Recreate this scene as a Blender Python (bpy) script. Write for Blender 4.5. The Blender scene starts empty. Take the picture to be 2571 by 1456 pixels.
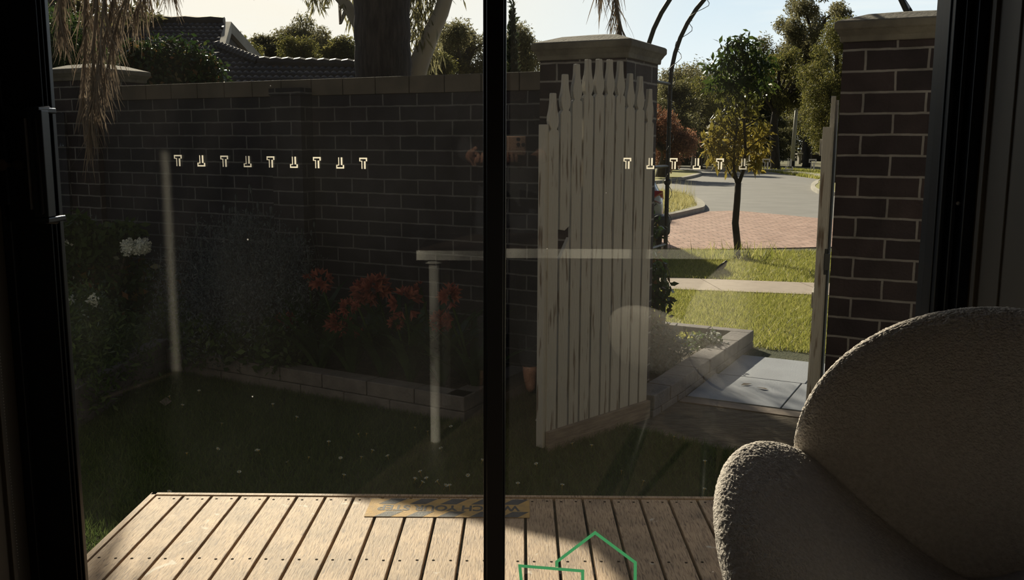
import bpy, bmesh, math, random
import numpy as np
from mathutils import Vector, Matrix

random.seed(7)
rng = np.random.default_rng(7)
SC = bpy.context.scene
C = SC.collection
PI = math.pi

# ------------------------------------------------------------------ camera
F = 2350.0; W = 2571; H = 1456
PITCH = math.atan(370/F); YAW = math.atan(22/F); ROLL = math.radians(.23)
fw = Vector((-math.sin(YAW)*math.cos(PITCH), math.cos(YAW)*math.cos(PITCH), -math.sin(PITCH)))
r0 = Vector((math.cos(YAW), math.sin(YAW), 0)); u0 = r0.cross(fw)
RT = r0*math.cos(ROLL)+u0*math.sin(ROLL); UP = u0*math.cos(ROLL)-r0*math.sin(ROLL)
cd = bpy.data.cameras.new('camera'); cam = bpy.data.objects.new('camera', cd); C.objects.link(cam)
cam.matrix_world = Matrix(((RT.x, UP.x, -fw.x, 0), (RT.y, UP.y, -fw.y, 0), (RT.z, UP.z, -fw.z, 0), (0, 0, 0, 1)))
cd.sensor_width = 36; cd.lens = F/W*36; cd.clip_start = .01; cd.clip_end = 500
SC.camera = cam

def ray(px, py): return RT*((px-W/2)/F)+UP*((H/2-py)/F)+fw
def onz(px, py, z): d = ray(px, py); return d*(z/d.z)
def ony(px, py, y): d = ray(px, py); return d*(y/d.y)

# ------------------------------------------------------------------ sun, sky, exposure
SUN_AZ, SUN_EL = math.radians(106.5), math.radians(25.9)
SUNV = Vector((math.cos(SUN_AZ)*math.cos(SUN_EL), math.sin(SUN_AZ)*math.cos(SUN_EL), math.sin(SUN_EL)))
sl = bpy.data.lights.new('sun', 'SUN'); sl.energy = 6.0; sl.angle = math.radians(.6); sl.color = (1, .86, .66)
so = bpy.data.objects.new('sun', sl); C.objects.link(so)
so.rotation_euler = SUNV.to_track_quat('Z', 'Y').to_euler(); so.location = SUNV*30

world = bpy.data.worlds.new('sky'); SC.world = world; world.use_nodes = True
wt = world.node_tree; wt.nodes.clear()
def wn(t, **k):
    n = wt.nodes.new(t)
    for a, b in k.items(): setattr(n, a, b)
    return n
out = wn('ShaderNodeOutputWorld'); bg = wn('ShaderNodeBackground'); bg.inputs[1].default_value = 1.0
wt.links.new(bg.outputs[0], out.inputs[0])
tc = wn('ShaderNodeTexCoord')
dot = wn('ShaderNodeVectorMath', operation='DOT_PRODUCT'); dot.inputs[1].default_value = SUNV
wt.links.new(tc.outputs['Generated'], dot.inputs[0])
mr = wn('ShaderNodeMapRange'); mr.inputs[1].default_value = .85; mr.inputs[2].default_value = .96
wt.links.new(dot.outputs['Value'], mr.inputs[0])
sx = wn('ShaderNodeSeparateXYZ'); wt.links.new(tc.outputs['Generated'], sx.inputs[0])
rp = wn('ShaderNodeValToRGB'); wt.links.new(sx.outputs[2], rp.inputs[0])
e = rp.color_ramp.elements
e[0].position = 0; e[0].color = (.90, .89, .86, 1); e[1].position = .75; e[1].color = (.025, .055, .13, 1)
a = e.new(.07); a.color = (.82, .87, .90, 1); a = e.new(.2); a.color = (.58, .71, .85, 1); a = e.new(.36); a.color = (.07, .115, .21, 1)
mx = wn('ShaderNodeMix', data_type='RGBA'); wt.links.new(mr.outputs[0], mx.inputs[0])
wt.links.new(rp.outputs[0], mx.inputs[6]); mx.inputs[7].default_value = (.98, .88, .76, 1)
mp = wn('ShaderNodeMapping'); mp.inputs['Scale'].default_value = (1.2, 1.2, 11); wt.links.new(tc.outputs['Generated'], mp.inputs[0])
nz = wn('ShaderNodeTexNoise'); nz.inputs['Scale'].default_value = 2.2; nz.inputs['Detail'].default_value = 5; nz.inputs['Distortion'].default_value = .6
wt.links.new(mp.outputs[0], nz.inputs['Vector'])
m2 = wn('ShaderNodeMapRange'); m2.inputs[1].default_value = .5; m2.inputs[2].default_value = .75; m2.inputs[4].default_value = .7
wt.links.new(nz.outputs[0], m2.inputs[0])
mx2 = wn('ShaderNodeMix', data_type='RGBA'); wt.links.new(m2.outputs[0], mx2.inputs[0])
wt.links.new(mx.outputs[2], mx2.inputs[6]); mx2.inputs[7].default_value = (.93, .92, .90, 1)
# the half of the sky away from the sun is darker
mr3 = wn('ShaderNodeMapRange'); mr3.inputs[1].default_value = -.15; mr3.inputs[2].default_value = .55; mr3.inputs[3].default_value = .15; mr3.inputs[4].default_value = 1
wt.links.new(sx.outputs[1], mr3.inputs[0])
vs_ = wn('ShaderNodeVectorMath', operation='SCALE'); wt.links.new(mx2.outputs[2], vs_.inputs[0]); wt.links.new(mr3.outputs[0], vs_.inputs['Scale'])
wt.links.new(vs_.outputs[0], bg.inputs[0])
SC.view_settings.view_transform = 'Standard'; SC.view_settings.look = 'None'
SC.view_settings.exposure = 0.40; SC.view_settings.gamma = 1; SC.view_settings.use_curve_mapping = False
SC.cycles.max_bounces = 8; SC.cycles.transparent_max_bounces = 16; SC.cycles.diffuse_bounces = 3; SC.cycles.glossy_bounces = 3
SC.cycles.caustics_reflective = False; SC.cycles.caustics_refractive = False

# ------------------------------------------------------------------ helpers
def tag(o, label=None, cat=None, group=None, kind=None):
    if label: o['label'] = label
    if cat: o['category'] = cat
    if group: o['group'] = group
    if kind: o['kind'] = kind
    return o

def thing(name, label, cat, loc=(0, 0, 0), rotz=0, group=None, kind=None):
    o = bpy.data.objects.new(name, None); C.objects.link(o)
    o.location = loc; o.rotation_euler = (0, 0, rotz); o.empty_display_size = .1
    return tag(o, label, cat, group, kind)

def xf(o): return Matrix.Translation(o.location) @ Matrix.Rotation(o.rotation_euler.z, 4, 'Z')

def link(name, me, mat, parent=None, world=False, smooth=False):
    o = bpy.data.objects.new(name, me); C.objects.link(o)
    for m in (mat if isinstance(mat, (list, tuple)) else [mat]): me.materials.append(m)
    if smooth: me.shade_smooth()
    if parent is not None:
        o.parent = parent
        if world:
            p = parent
            M = Matrix()
            chain = []
            while p is not None: chain.append(p); p = p.parent
            for q in reversed(chain): M = M @ (q.matrix_parent_inverse @ xf(q))
            o.matrix_parent_inverse = M.inverted()
    return o

def fastmesh(name, V, Fq):
    """V (n,3) array, Fq (m,k) int array of equal size polygons"""
    V = np.asarray(V, dtype=np.float32); Fq = np.asarray(Fq, dtype=np.int32)
    me = bpy.data.meshes.new(name); k = Fq.shape[1]
    me.vertices.add(len(V)); me.vertices.foreach_set('co', V.ravel())
    me.loops.add(Fq.size); me.loops.foreach_set('vertex_index', Fq.ravel())
    me.polygons.add(len(Fq)); me.polygons.foreach_set('loop_start', np.arange(0, Fq.size, k, dtype=np.int32))
    me.update(calc_edges=True); me.validate()
    return me

class MB:
    def __init__(s): s.v = []; s.f = []; s.mi = []
    def add(s, vs, fs, mi=0):
        b = len(s.v); s.v += [tuple(p) for p in vs]; s.f += [tuple(i+b for i in f) for f in fs]; s.mi += [mi]*len(fs); return s
    def box(s, x0, x1, y0, y1, z0, z1, mi=0):
        v = [(x, y, z) for z in (z0, z1) for y in (y0, y1) for x in (x0, x1)]
        return s.add(v, [(0, 2, 3, 1), (4, 5, 7, 6), (0, 1, 5, 4), (2, 6, 7, 3), (0, 4, 6, 2), (1, 3, 7, 5)], mi)
    def prism(s, pts, d, mi=0):
        """pts: list of 3D points of a planar outline, d: extrusion vector"""
        n = len(pts); d = Vector(d); pts = [Vector(p) for p in pts]
        v = pts+[p+d for p in pts]
        f = [tuple(range(n))[::-1], tuple(range(n, 2*n))]+[(i, (i+1) % n, n+(i+1) % n, n+i) for i in range(n)]
        return s.add(v, f, mi)
    def tube(s, path, rad, n=8, mi=0, cap=True):
        path = [Vector(p) for p in path]; m = len(path)
        if not isinstance(rad, (list, tuple)): rad = [rad]*m
        vs = []; prev = None
        for i, p in enumerate(path):
            t = (path[min(i+1, m-1)]-path[max(i-1, 0)]).normalized()
            if prev is None:
                a = Vector((0, 0, 1)) if abs(t.z) < .9 else Vector((1, 0, 0))
                prev = (a-t*a.dot(t)).normalized()
            else:
                prev = (prev-t*prev.dot(t)).normalized()
            b = t.cross(prev)
            for k in range(n):
                an = 2*PI*k/n; vs.append(p+(prev*math.cos(an)+b*math.sin(an))*rad[i])
        fs = [(i*n+k, i*n+(k+1) % n, (i+1)*n+(k+1) % n, (i+1)*n+k) for i in range(m-1) for k in range(n)]
        if cap: fs += [tuple(range(n))[::-1], tuple(range((m-1)*n, m*n))]
        return s.add(vs, fs, mi)
    def lathe(s, prof, c=(0, 0, 0), n=20, mi=0):
        vs = [(c[0]+r*math.cos(2*PI*k/n), c[1]+r*math.sin(2*PI*k/n), c[2]+z) for r, z in prof for k in range(n)]
        fs = [(i*n+k, i*n+(k+1) % n, (i+1)*n+(k+1) % n, (i+1)*n+k) for i in range(len(prof)-1) for k in range(n)]
        fs += [tuple(range(n))[::-1], tuple(range((len(prof)-1)*n, len(prof)*n))]
        return s.add(vs, fs, mi)
    def ball(s, c, r, n=8, mi=0, sc=(1, 1, 1)):
        vs = []; m = max(3, n//2)
        for i in range(m+1):
            th = PI*i/m
            for k in range(n):
                ph = 2*PI*k/n; vs.append((c[0]+sc[0]*r*math.sin(th)*math.cos(ph), c[1]+sc[1]*r*math.sin(th)*math.sin(ph), c[2]+sc[2]*r*math.cos(th)))
        fs = [(i*n+k, (i+1)*n+k, (i+1)*n+(k+1) % n, i*n+(k+1) % n) for i in range(m) for k in range(n)]
        return s.add(vs, fs, mi)
    def build(s, name, mat, parent=None, world=False, smooth=False, bevel=0, seg=2):
        me = bpy.data.meshes.new(name); me.from_pydata(s.v, [], s.f)
        me.polygons.foreach_set('material_index', s.mi); me.validate(); me.update()
        o = link(name, me, mat, parent, world, smooth)
        if bevel:
            b = o.modifiers.new('bevel', 'BEVEL'); b.width = bevel; b.segments = seg; b.limit_method = 'ANGLE'; b.angle_limit = math.radians(40)
        return o

# ------------------------------------------------------------------ materials
def mat(name, col=(.5, .5, .5), rough=.7, metal=0, spec=.5, col2=None, scale=5, stretch=(1, 1, 1), detail=4, bump=0, bscale=None, lo=.35, hi=.65, bdist=.01, coat=0):
    m = bpy.data.materials.new(name); m.use_nodes = True; nt = m.node_tree; p = nt.nodes['Principled BSDF']
    p.inputs['Base Color'].default_value = (*col, 1); p.inputs['Roughness'].default_value = rough; p.inputs['Metallic'].default_value = metal
    p.inputs['Specular IOR Level'].default_value = spec; p.inputs['Coat Weight'].default_value = coat
    t = nt.nodes.new('ShaderNodeTexCoord'); mpn = nt.nodes.new('ShaderNodeMapping'); mpn.inputs['Scale'].default_value = stretch
    nt.links.new(t.outputs['Object'], mpn.inputs[0])
    if col2:
        n = nt.nodes.new('ShaderNodeTexNoise'); n.inputs['Scale'].default_value = scale; n.inputs['Detail'].default_value = detail; nt.links.new(mpn.outputs[0], n.inputs['Vector'])
        r = nt.nodes.new('ShaderNodeMapRange'); r.inputs[1].default_value = lo; r.inputs[2].default_value = hi; nt.links.new(n.outputs[0], r.inputs[0])
        x = nt.nodes.new('ShaderNodeMix'); x.data_type = 'RGBA'; x.inputs[6].default_value = (*col, 1); x.inputs[7].default_value = (*col2, 1)
        nt.links.new(r.outputs[0], x.inputs[0]); nt.links.new(x.outputs[2], p.inputs['Base Color'])
    if bump:
        n = nt.nodes.new('ShaderNodeTexNoise'); n.inputs['Scale'].default_value = bscale or scale*3; n.inputs['Detail'].default_value = 6; nt.links.new(mpn.outputs[0], n.inputs['Vector'])
        b = nt.nodes.new('ShaderNodeBump'); b.inputs['Strength'].default_value = bump; b.inputs['Distance'].default_value = bdist
        nt.links.new(n.outputs[0], b.inputs['Height']); nt.links.new(b.outputs[0], p.inputs['Normal'])
    return m

def brick_mat(name, c1, c2, mortar, bw=.24, rh=.086, ms=.011, offx=0, offz=0, planar=False, bump=.6, rough=.85, squash=False):
    m = bpy.data.materials.new(name); m.use_nodes = True; nt = m.node_tree; p = nt.nodes['Principled BSDF']; p.inputs['Roughness'].default_value = rough
    p.inputs['Specular IOR Level'].default_value = .25
    N = nt.nodes.new; L = nt.links.new
    t = N('ShaderNodeTexCoord'); s = N('ShaderNodeSeparateXYZ'); L(t.outputs['Object'], s.inputs[0])
    cb = N('ShaderNodeCombineXYZ')
    if planar:
        L(s.outputs[0], cb.inputs[0]); L(s.outputs[1], cb.inputs[1])
    else:
        ad = N('ShaderNodeMath'); ad.operation = 'ADD'; L(s.outputs[0], ad.inputs[0]); L(s.outputs[1], ad.inputs[1])
        a2 = N('ShaderNodeMath'); a2.operation = 'ADD'; L(ad.outputs[0], a2.inputs[0]); a2.inputs[1].default_value = offx
        a3 = N('ShaderNodeMath'); a3.operation = 'ADD'; L(s.outputs[2], a3.inputs[0]); a3.inputs[1].default_value = offz
        L(a2.outputs[0], cb.inputs[0]); L(a3.outputs[0], cb.inputs[1])
    nn = N('ShaderNodeTexNoise'); nn.inputs['Scale'].default_value = 14; L(t.outputs['Object'], nn.inputs['Vector'])
    vm = N('ShaderNodeVectorMath'); vm.operation = 'MULTIPLY_ADD'; vm.inputs[1].default_value = (.008, .008, 0); L(nn.outputs['Color'], vm.inputs[0]); L(cb.outputs[0], vm.inputs[2])
    b = N('ShaderNodeTexBrick'); b.inputs['Scale'].default_value = 1; b.inputs['Brick Width'].default_value = bw; b.inputs['Row Height'].default_value = rh
    b.inputs['Mortar Size'].default_value = ms/2; b.inputs['Mortar Smooth'].default_value = .25; b.inputs['Bias'].default_value = 0
    b.inputs['Color1'].default_value = (*c1, 1); b.inputs['Color2'].default_value = (*c2, 1); b.inputs['Mortar'].default_value = (*mortar, 1)
    L(vm.outputs[0], b.inputs['Vector'])
    n2 = N('ShaderNodeTexNoise'); n2.inputs['Scale'].default_value = 9; n2.inputs['Detail'].default_value = 6; L(t.outputs['Object'], n2.inputs['Vector'])
    r2 = N('ShaderNodeMapRange'); r2.inputs[1].default_value = .3; r2.inputs[2].default_value = .7; r2.inputs[3].default_value = .7; r2.inputs[4].default_value = 1.25; L(n2.outputs[0], r2.inputs[0])
    mu = N('ShaderNodeVectorMath'); mu.operation = 'SCALE'; L(b.outputs['Color'], mu.inputs[0]); L(r2.outputs[0], mu.inputs['Scale'])
    L(mu.outputs[0], p.inputs['Base Color'])
    n3 = N('ShaderNodeTexNoise'); n3.inputs['Scale'].default_value = 90; n3.inputs['Detail'].default_value = 4; L(t.outputs['Object'], n3.inputs['Vector'])
    ma = N('ShaderNodeMath'); ma.operation = 'MULTIPLY_ADD'; L(b.outputs['Fac'], ma.inputs[0]); ma.inputs[1].default_value = -1.0; L(n3.outputs[0], ma.inputs[2])
    bp = N('ShaderNodeBump'); bp.inputs['Strength'].default_value = bump; bp.inputs['Distance'].default_value = .006; L(ma.outputs[0], bp.inputs['Height']); L(bp.outputs[0], p.inputs['Normal'])
    return m

def leaf_mat(name, c1, c2, trans=.5, rough=.5, c3=None, ztint=None):
    m = bpy.data.materials.new(name); m.use_nodes = True; nt = m.node_tree; N = nt.nodes.new; L = nt.links.new
    p = nt.nodes['Principled BSDF']; p.inputs['Roughness'].default_value = rough; p.inputs['Specular IOR Level'].default_value = .4
    g = N('ShaderNodeNewGeometry'); r = N('ShaderNodeValToRGB'); L(g.outputs['Random Per Island'], r.inputs[0])
    r.color_ramp.elements[0].color = (*c1, 1); r.color_ramp.elements[1].color = (*c2, 1)
    if c3: q = r.color_ramp.elements.new(.8); q.color = (*c2, 1); r.color_ramp.elements[-1].color = (*c3, 1)
    col = r.outputs[0]
    if ztint:
        t = N('ShaderNodeTexCoord'); s = N('ShaderNodeSeparateXYZ'); L(t.outputs['Object'], s.inputs[0])
        mr_ = N('ShaderNodeMapRange'); mr_.inputs[1].default_value = ztint[0]; mr_.inputs[2].default_value = ztint[1]; L(s.outputs[2], mr_.inputs[0])
        x = N('ShaderNodeMix'); x.data_type = 'RGBA'; L(mr_.outputs[0], x.inputs[0]); L(col, x.inputs[6]); x.inputs[7].default_value = (*ztint[2], 1); col = x.outputs[2]
    L(col, p.inputs['Base Color'])
    tr = N('ShaderNodeBsdfTranslucent'); L(col, tr.inputs[0]); ms_ = N('ShaderNodeMixShader'); ms_.inputs[0].default_value = trans
    L(p.outputs[0], ms_.inputs[1]); L(tr.outputs[0], ms_.inputs[2]); L(ms_.outputs[0], nt.nodes['Material Output'].inputs[0])
    return m

def glass_mat(name, tint=(.93, .95, .94), dust=.003, refl=.05):
    m = bpy.data.materials.new(name); m.use_nodes = True; nt = m.node_tree; N = nt.nodes.new; L = nt.links.new
    nt.nodes.remove(nt.nodes['Principled BSDF']); o = nt.nodes['Material Output']
    tr = N('ShaderNodeBsdfTransparent'); tr.inputs[0].default_value = (*tint, 1)
    gl = N('ShaderNodeBsdfGlossy'); gl.inputs['Roughness'].default_value = 0
    ge = N('ShaderNodeNewGeometry'); d = N('ShaderNodeVectorMath'); d.operation = 'DOT_PRODUCT'; L(ge.outputs['Normal'], d.inputs[0]); L(ge.outputs['Incoming'], d.inputs[1])
    ab = N('ShaderNodeMath'); ab.operation = 'ABSOLUTE'; L(d.outputs['Value'], ab.inputs[0])
    su = N('ShaderNodeMath'); su.operation = 'SUBTRACT'; su.inputs[0].default_value = 1; L(ab.outputs[0], su.inputs[1])
    pw = N('ShaderNodeMath'); pw.operation = 'POWER'; L(su.outputs[0], pw.inputs[0]); pw.inputs[1].default_value = 5
    ma = N('ShaderNodeMath'); ma.operation = 'MULTIPLY_ADD'; L(pw.outputs[0], ma.inputs[0]); ma.inputs[1].default_value = 1-refl; ma.inputs[2].default_value = refl
    x1 = N('ShaderNodeMixShader'); L(ma.outputs[0], x1.inputs[0]); L(tr.outputs[0], x1.inputs[1]); L(gl.outputs[0], x1.inputs[2])
    # dust film and dried specks
    df = N('ShaderNodeBsdfDiffuse'); df.inputs[0].default_value = (.8, .8, .8, 1); tl = N('ShaderNodeBsdfTranslucent'); tl.inputs[0].default_value = (.85, .85, .82, 1)
    xd = N('ShaderNodeMixShader'); xd.inputs[0].default_value = .6; L(df.outputs[0], xd.inputs[1]); L(tl.outputs[0], xd.inputs[2])
    t = N('ShaderNodeTexCoord'); v = N('ShaderNodeTexVoronoi'); v.inputs['Scale'].default_value = 17; L(t.outputs['Object'], v.inputs['Vector'])
    lt = N('ShaderNodeMath'); lt.operation = 'LESS_THAN'; L(v.outputs['Distance'], lt.inputs[0])
    sp = N('ShaderNodeSeparateXYZ'); L(v.outputs['Color'], sp.inputs[0])
    th = N('ShaderNodeMapRange'); th.inputs[1].default_value = .72; th.inputs[2].default_value = 1; th.inputs[3].default_value = 0; th.inputs[4].default_value = .03; L(sp.outputs[0], th.inputs[0]); L(th.outputs[0], lt.inputs[1])
    n = N('ShaderNodeTexNoise'); n.inputs['Scale'].default_value = 3; n.inputs['Detail'].default_value = 5; L(t.outputs['Object'], n.inputs['Vector'])
    r = N('ShaderNodeMapRange'); r.inputs[1].default_value = .35; r.inputs[2].default_value = .75; r.inputs[3].default_value = dust*.5; r.inputs[4].default_value = dust*1.6; L(n.outputs[0], r.inputs[0])
    mxm = N('ShaderNodeMath'); mxm.operation = 'MULTIPLY_ADD'; L(lt.outputs[0], mxm.inputs[0]); mxm.inputs[1].default_value = .35; L(r.outputs[0], mxm.inputs[2])
    x2 = N('ShaderNodeMixShader'); L(mxm.outputs[0], x2.inputs[0]); L(x1.outputs[0], x2.inputs[1]); L(xd.outputs[0], x2.inputs[2])
    L(x2.outputs[0], o.inputs[0]); return m

M = {}
M['frame'] = mat('black_aluminium', (.006, .008, .014), .35, spec=.5)
M['chrome'] = mat('chrome', (.7, .7, .7), .12, 1)
M['plaster'] = mat('plaster', (.38, .36, .33), .8, col2=(.34, .32, .29), scale=3)
M['reveal'] = mat('painted_timber', (.08, .067, .05), .5, col2=(.065, .055, .042), scale=6, stretch=(1, 1, .1))
M['trimwhite'] = mat('trim_paint', (.42, .4, .37), .4)
M['floor'] = mat('floor_boards', (.13, .10, .075), .4, col2=(.085, .065, .05), scale=4, stretch=(8, 1, 1), bump=.1)
M['white'] = mat('white_laminate', (.8, .78, .74), .45)
M['glass'] = glass_mat('window_glass')
M['cream_film'] = None
M['boucle'] = mat('boucle_wool', (.72, .66, .60), .95, spec=.1, col2=(.84, .78, .72), scale=160, bump=1, bscale=330, bdist=.004)
M['metal_dark'] = mat('dark_metal', (.02, .022, .02), .45, .3)
M['brickwall'] = brick_mat('dark_brown_brick', (.019, .019, .027), (.035, .031, .039), (.13, .13, .135), offz=.0)
M['coping'] = brick_mat('coping_brick', (.10, .085, .07), (.13, .11, .09), (.03, .03, .03), bw=.24, rh=.2, ms=.008)
M['concrete'] = mat('weathered_concrete', (.17, .155, .125), .9, col2=(.10, .09, .075), scale=10, bump=.5, bscale=60)
M['block'] = brick_mat('retaining_block', (.13, .12, .125), (.17, .155, .155), (.02, .02, .02), bw=.30, rh=.075, ms=.007)
M['gatewood'] = mat('flaking_white_paint', (.42, .40, .36), .75, col2=(.16, .12, .09), scale=9, stretch=(5, 5, .5), lo=.585, hi=.665, bump=.5, bscale=30)
M['rawwood'] = mat('weathered_timber', (.26, .21, .165), .85, col2=(.16, .125, .1), scale=6, stretch=(1.5, 1.5, 14), bump=.4, bscale=20)
M['slab'] = mat('grey_slab', (.29, .315, .36), .8, col2=(.25, .27, .31), scale=5, bump=.2, bscale=120)
M['soil'] = mat('soil', (.045, .033, .024), .95, col2=(.09, .07, .05), scale=16, bump=1, bscale=40, bdist=.03)
M['dirt'] = mat('bare_dirt', (.10, .078, .055), .95, col2=(.17, .14, .10), scale=9, stretch=(1, 3, 1), bump=1, bscale=30, bdist=.03)
M['lawnbase'] = mat('lawn_soil', (.045, .055, .018), .95, col2=(.07, .075, .03), scale=8, bump=1, bscale=60, bdist=.03)
M['dryground'] = mat('dry_park_ground', (.17, .15, .07), .95, col2=(.09, .10, .035), scale=.25, bump=.6, bscale=3, bdist=.1)
M['asphalt'] = mat('asphalt', (.25, .245, .235), .85, col2=(.21, .205, .2), scale=1.2, bump=.4, bscale=60)
M['kerb'] = mat('kerb_concrete', (.46, .43, .37), .85, col2=(.34, .32, .27), scale=3)
M['path'] = mat('path_concrete', (.40, .33, .27), .9, col2=(.34, .28, .23), scale=12, bump=.3, bscale=80)
M['bark'] = mat('dark_bark', (.05, .04, .032), .9, col2=(.09, .075, .06), scale=10, stretch=(1, 1, .3), bump=1, bscale=30, bdist=.02)
M['gumbark'] = mat('pale_gum_bark', (.42, .38, .34), .75, col2=(.2, .16, .13), scale=1.6, stretch=(1, 1, .35), lo=.45, hi=.7)
M['palmbark'] = mat('fibrous_palm_bark', (.075, .06, .058), .95, col2=(.022, .017, .02), scale=9, stretch=(4, 4, .6), bump=1, bscale=24, bdist=.02)
M['rooftile'] = mat('dark_roof_tile', (.085, .068, .062), .6, col2=(.12, .098, .09), scale=3, bump=.2)
M['dead'] = leaf_mat('dead_frond_fibre', (.17, .125, .09), (.30, .24, .18), .3, .8)
M['green'] = leaf_mat('garden_leaf', (.03, .06, .015), (.08, .13, .03), .4)
M['glossy'] = leaf_mat('glossy_leaf', (.018, .045, .012), (.05, .09, .02), .3, .22, c3=(.25, .12, .04))
M['gum'] = leaf_mat('gum_leaf', (.13, .125, .065), (.26, .24, .12), .6)
M['darkgum'] = leaf_mat('dark_gum_leaf', (.08, .08, .035), (.17, .16, .07), .6)
M['olive'] = leaf_mat('olive_tree_leaf', (.06, .07, .02), (.19, .18, .05), .6, c3=(.32, .28, .09))
M['rust'] = leaf_mat('rusty_tree_leaf', (.20, .10, .06), (.34, .17, .10), .6)
M['cypress'] = leaf_mat('cypress_leaf', (.03, .045, .02), (.05, .06, .03), .3)
M['streetleaf'] = leaf_mat('young_tree_leaf', (.03, .055, .012), (.07, .10, .02), .5, .4, ztint=(.75, .0, (.30, .24, .05)))
M['lavender'] = leaf_mat('lavender_leaf', (.07, .09, .09), (.13, .15, .17), .3, .8)
M['clivialeaf'] = leaf_mat('strap_leaf', (.025, .06, .015), (.06, .11, .03), .35, .35)
M['petal'] = leaf_mat('orange_red_petal', (.22, .045, .037), (.44, .16, .11), .45, .5)
M['lawngrass'] = leaf_mat('lawn_blade', (.05, .085, .02), (.12, .16, .045), .5)
M['vergegrass'] = leaf_mat('verge_blade', (.20, .22, .04), (.36, .36, .09), .55, c3=(.58, .52, .20))
M['drygrass'] = leaf_mat('dry_long_grass', (.30, .27, .11), (.55, .50, .24), .5)
M['whitepetal'] = mat('white_petal', (.75, .78, .74), .8, col2=(.55, .6, .52), scale=120)
M['rubber'] = mat('tyre_rubber', (.012, .012, .012), .8)
M['carwhite'] = mat('white_car_paint', (.62, .66, .72), .3, coat=.6)
M['redlamp'] = mat('red_lamp_plastic', (.45, .02, .02), .2, coat=.8)

M['carglass'] = mat('dark_car_glass', (.01, .012, .015), .08)

def film_mat(nm='cream_film', c1=(.72, .68, .6), c2=(.85, .80, .68)):
    m = bpy.data.materials.new(nm); m.use_nodes = True; nt = m.node_tree; N = nt.nodes.new; L = nt.links.new
    nt.nodes.remove(nt.nodes['Principled BSDF'])
    a = N('ShaderNodeBsdfDiffuse'); a.inputs[0].default_value = (*c1, 1); b = N('ShaderNodeBsdfTranslucent'); b.inputs[0].default_value = (*c2, 1)
    x = N('ShaderNodeMixShader'); x.inputs[0].default_value = .55; L(a.outputs[0], x.inputs[1]); L(b.outputs[0], x.inputs[2]); L(x.outputs[0], nt.nodes['Material Output'].inputs[0]); return m
M['cream_film'] = film_mat(); M['green_film'] = film_mat('green_film', (.04, .24, .10), (.05, .26, .12))

def deck_mat():
    m = bpy.data.materials.new('weathered_deck_timber'); m.use_nodes = True; nt = m.node_tree; N = nt.nodes.new; L = nt.links.new
    p = nt.nodes['Principled BSDF']; p.inputs['Roughness'].default_value = .65; p.inputs['Specular IOR Level'].default_value = .35
    g = N('ShaderNodeNewGeometry'); t = N('ShaderNodeTexCoord')
    of = N('ShaderNodeVectorMath'); of.operation = 'SCALE'; of.inputs[0].default_value = (31, 17, 0); L(g.outputs['Random Per Island'], of.inputs['Scale'])
    ad = N('ShaderNodeVectorMath'); L(t.outputs['Object'], ad.inputs[0]); L(of.outputs[0], ad.inputs[1])
    mp_ = N('ShaderNodeMapping'); mp_.inputs['Scale'].default_value = (1, .09, 1); L(ad.outputs[0], mp_.inputs[0])
    n = N('ShaderNodeTexNoise'); n.inputs['Scale'].default_value = 260; n.inputs['Detail'].default_value = 7; n.inputs['Distortion'].default_value = .8; L(mp_.outputs[0], n.inputs['Vector'])
    n2 = N('ShaderNodeTexNoise'); n2.inputs['Scale'].default_value = 7; n2.inputs['Detail'].default_value = 6; L(ad.outputs[0], n2.inputs['Vector'])
    r = N('ShaderNodeValToRGB'); L(n.outputs[0], r.inputs[0]); r.color_ramp.elements[0].position = .33; r.color_ramp.elements[0].color = (.17, .105, .065, 1)
    r.color_ramp.elements[1].position = .6; r.color_ramp.elements[1].color = (.52, .365, .225, 1); q = r.color_ramp.elements.new(.45); q.color = (.40, .27, .165, 1)
    r2 = N('ShaderNodeMapRange'); r2.inputs[1].default_value = .3; r2.inputs[2].default_value = .7; r2.inputs[3].default_value = .68; r2.inputs[4].default_value = 1.2; L(n2.outputs[0], r2.inputs[0])
    mu = N('ShaderNodeVectorMath'); mu.operation = 'SCALE'; L(r.outputs[0], mu.inputs[0]); L(r2.outputs[0], mu.inputs['Scale'])
    # worn white paint smears
    n3 = N('ShaderNodeTexNoise'); n3.inputs['Scale'].default_value = 9; n3.inputs['Detail'].default_value = 8; n3.inputs['Distortion'].default_value = 1.5; L(t.outputs['Object'], n3.inputs['Vector'])
    r3 = N('ShaderNodeMapRange'); r3.inputs[1].default_value = .66; r3.inputs[2].default_value = .70; r3.inputs[4].default_value = .7; L(n3.outputs[0], r3.inputs[0])
    x = N('ShaderNodeMix'); x.data_type = 'RGBA'; L(r3.outputs[0], x.inputs[0]); L(mu.outputs[0], x.inputs[6]); x.inputs[7].default_value = (.68, .62, .52, 1)
    L(x.outputs[2], p.inputs['Base Color'])
    b = N('ShaderNodeBump'); b.inputs['Strength'].default_value = .5; b.inputs['Distance'].default_value = .003; L(n.outputs[0], b.inputs['Height']); L(b.outputs[0], p.inputs['Normal'])
    return m
M['deck'] = deck_mat()

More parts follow.
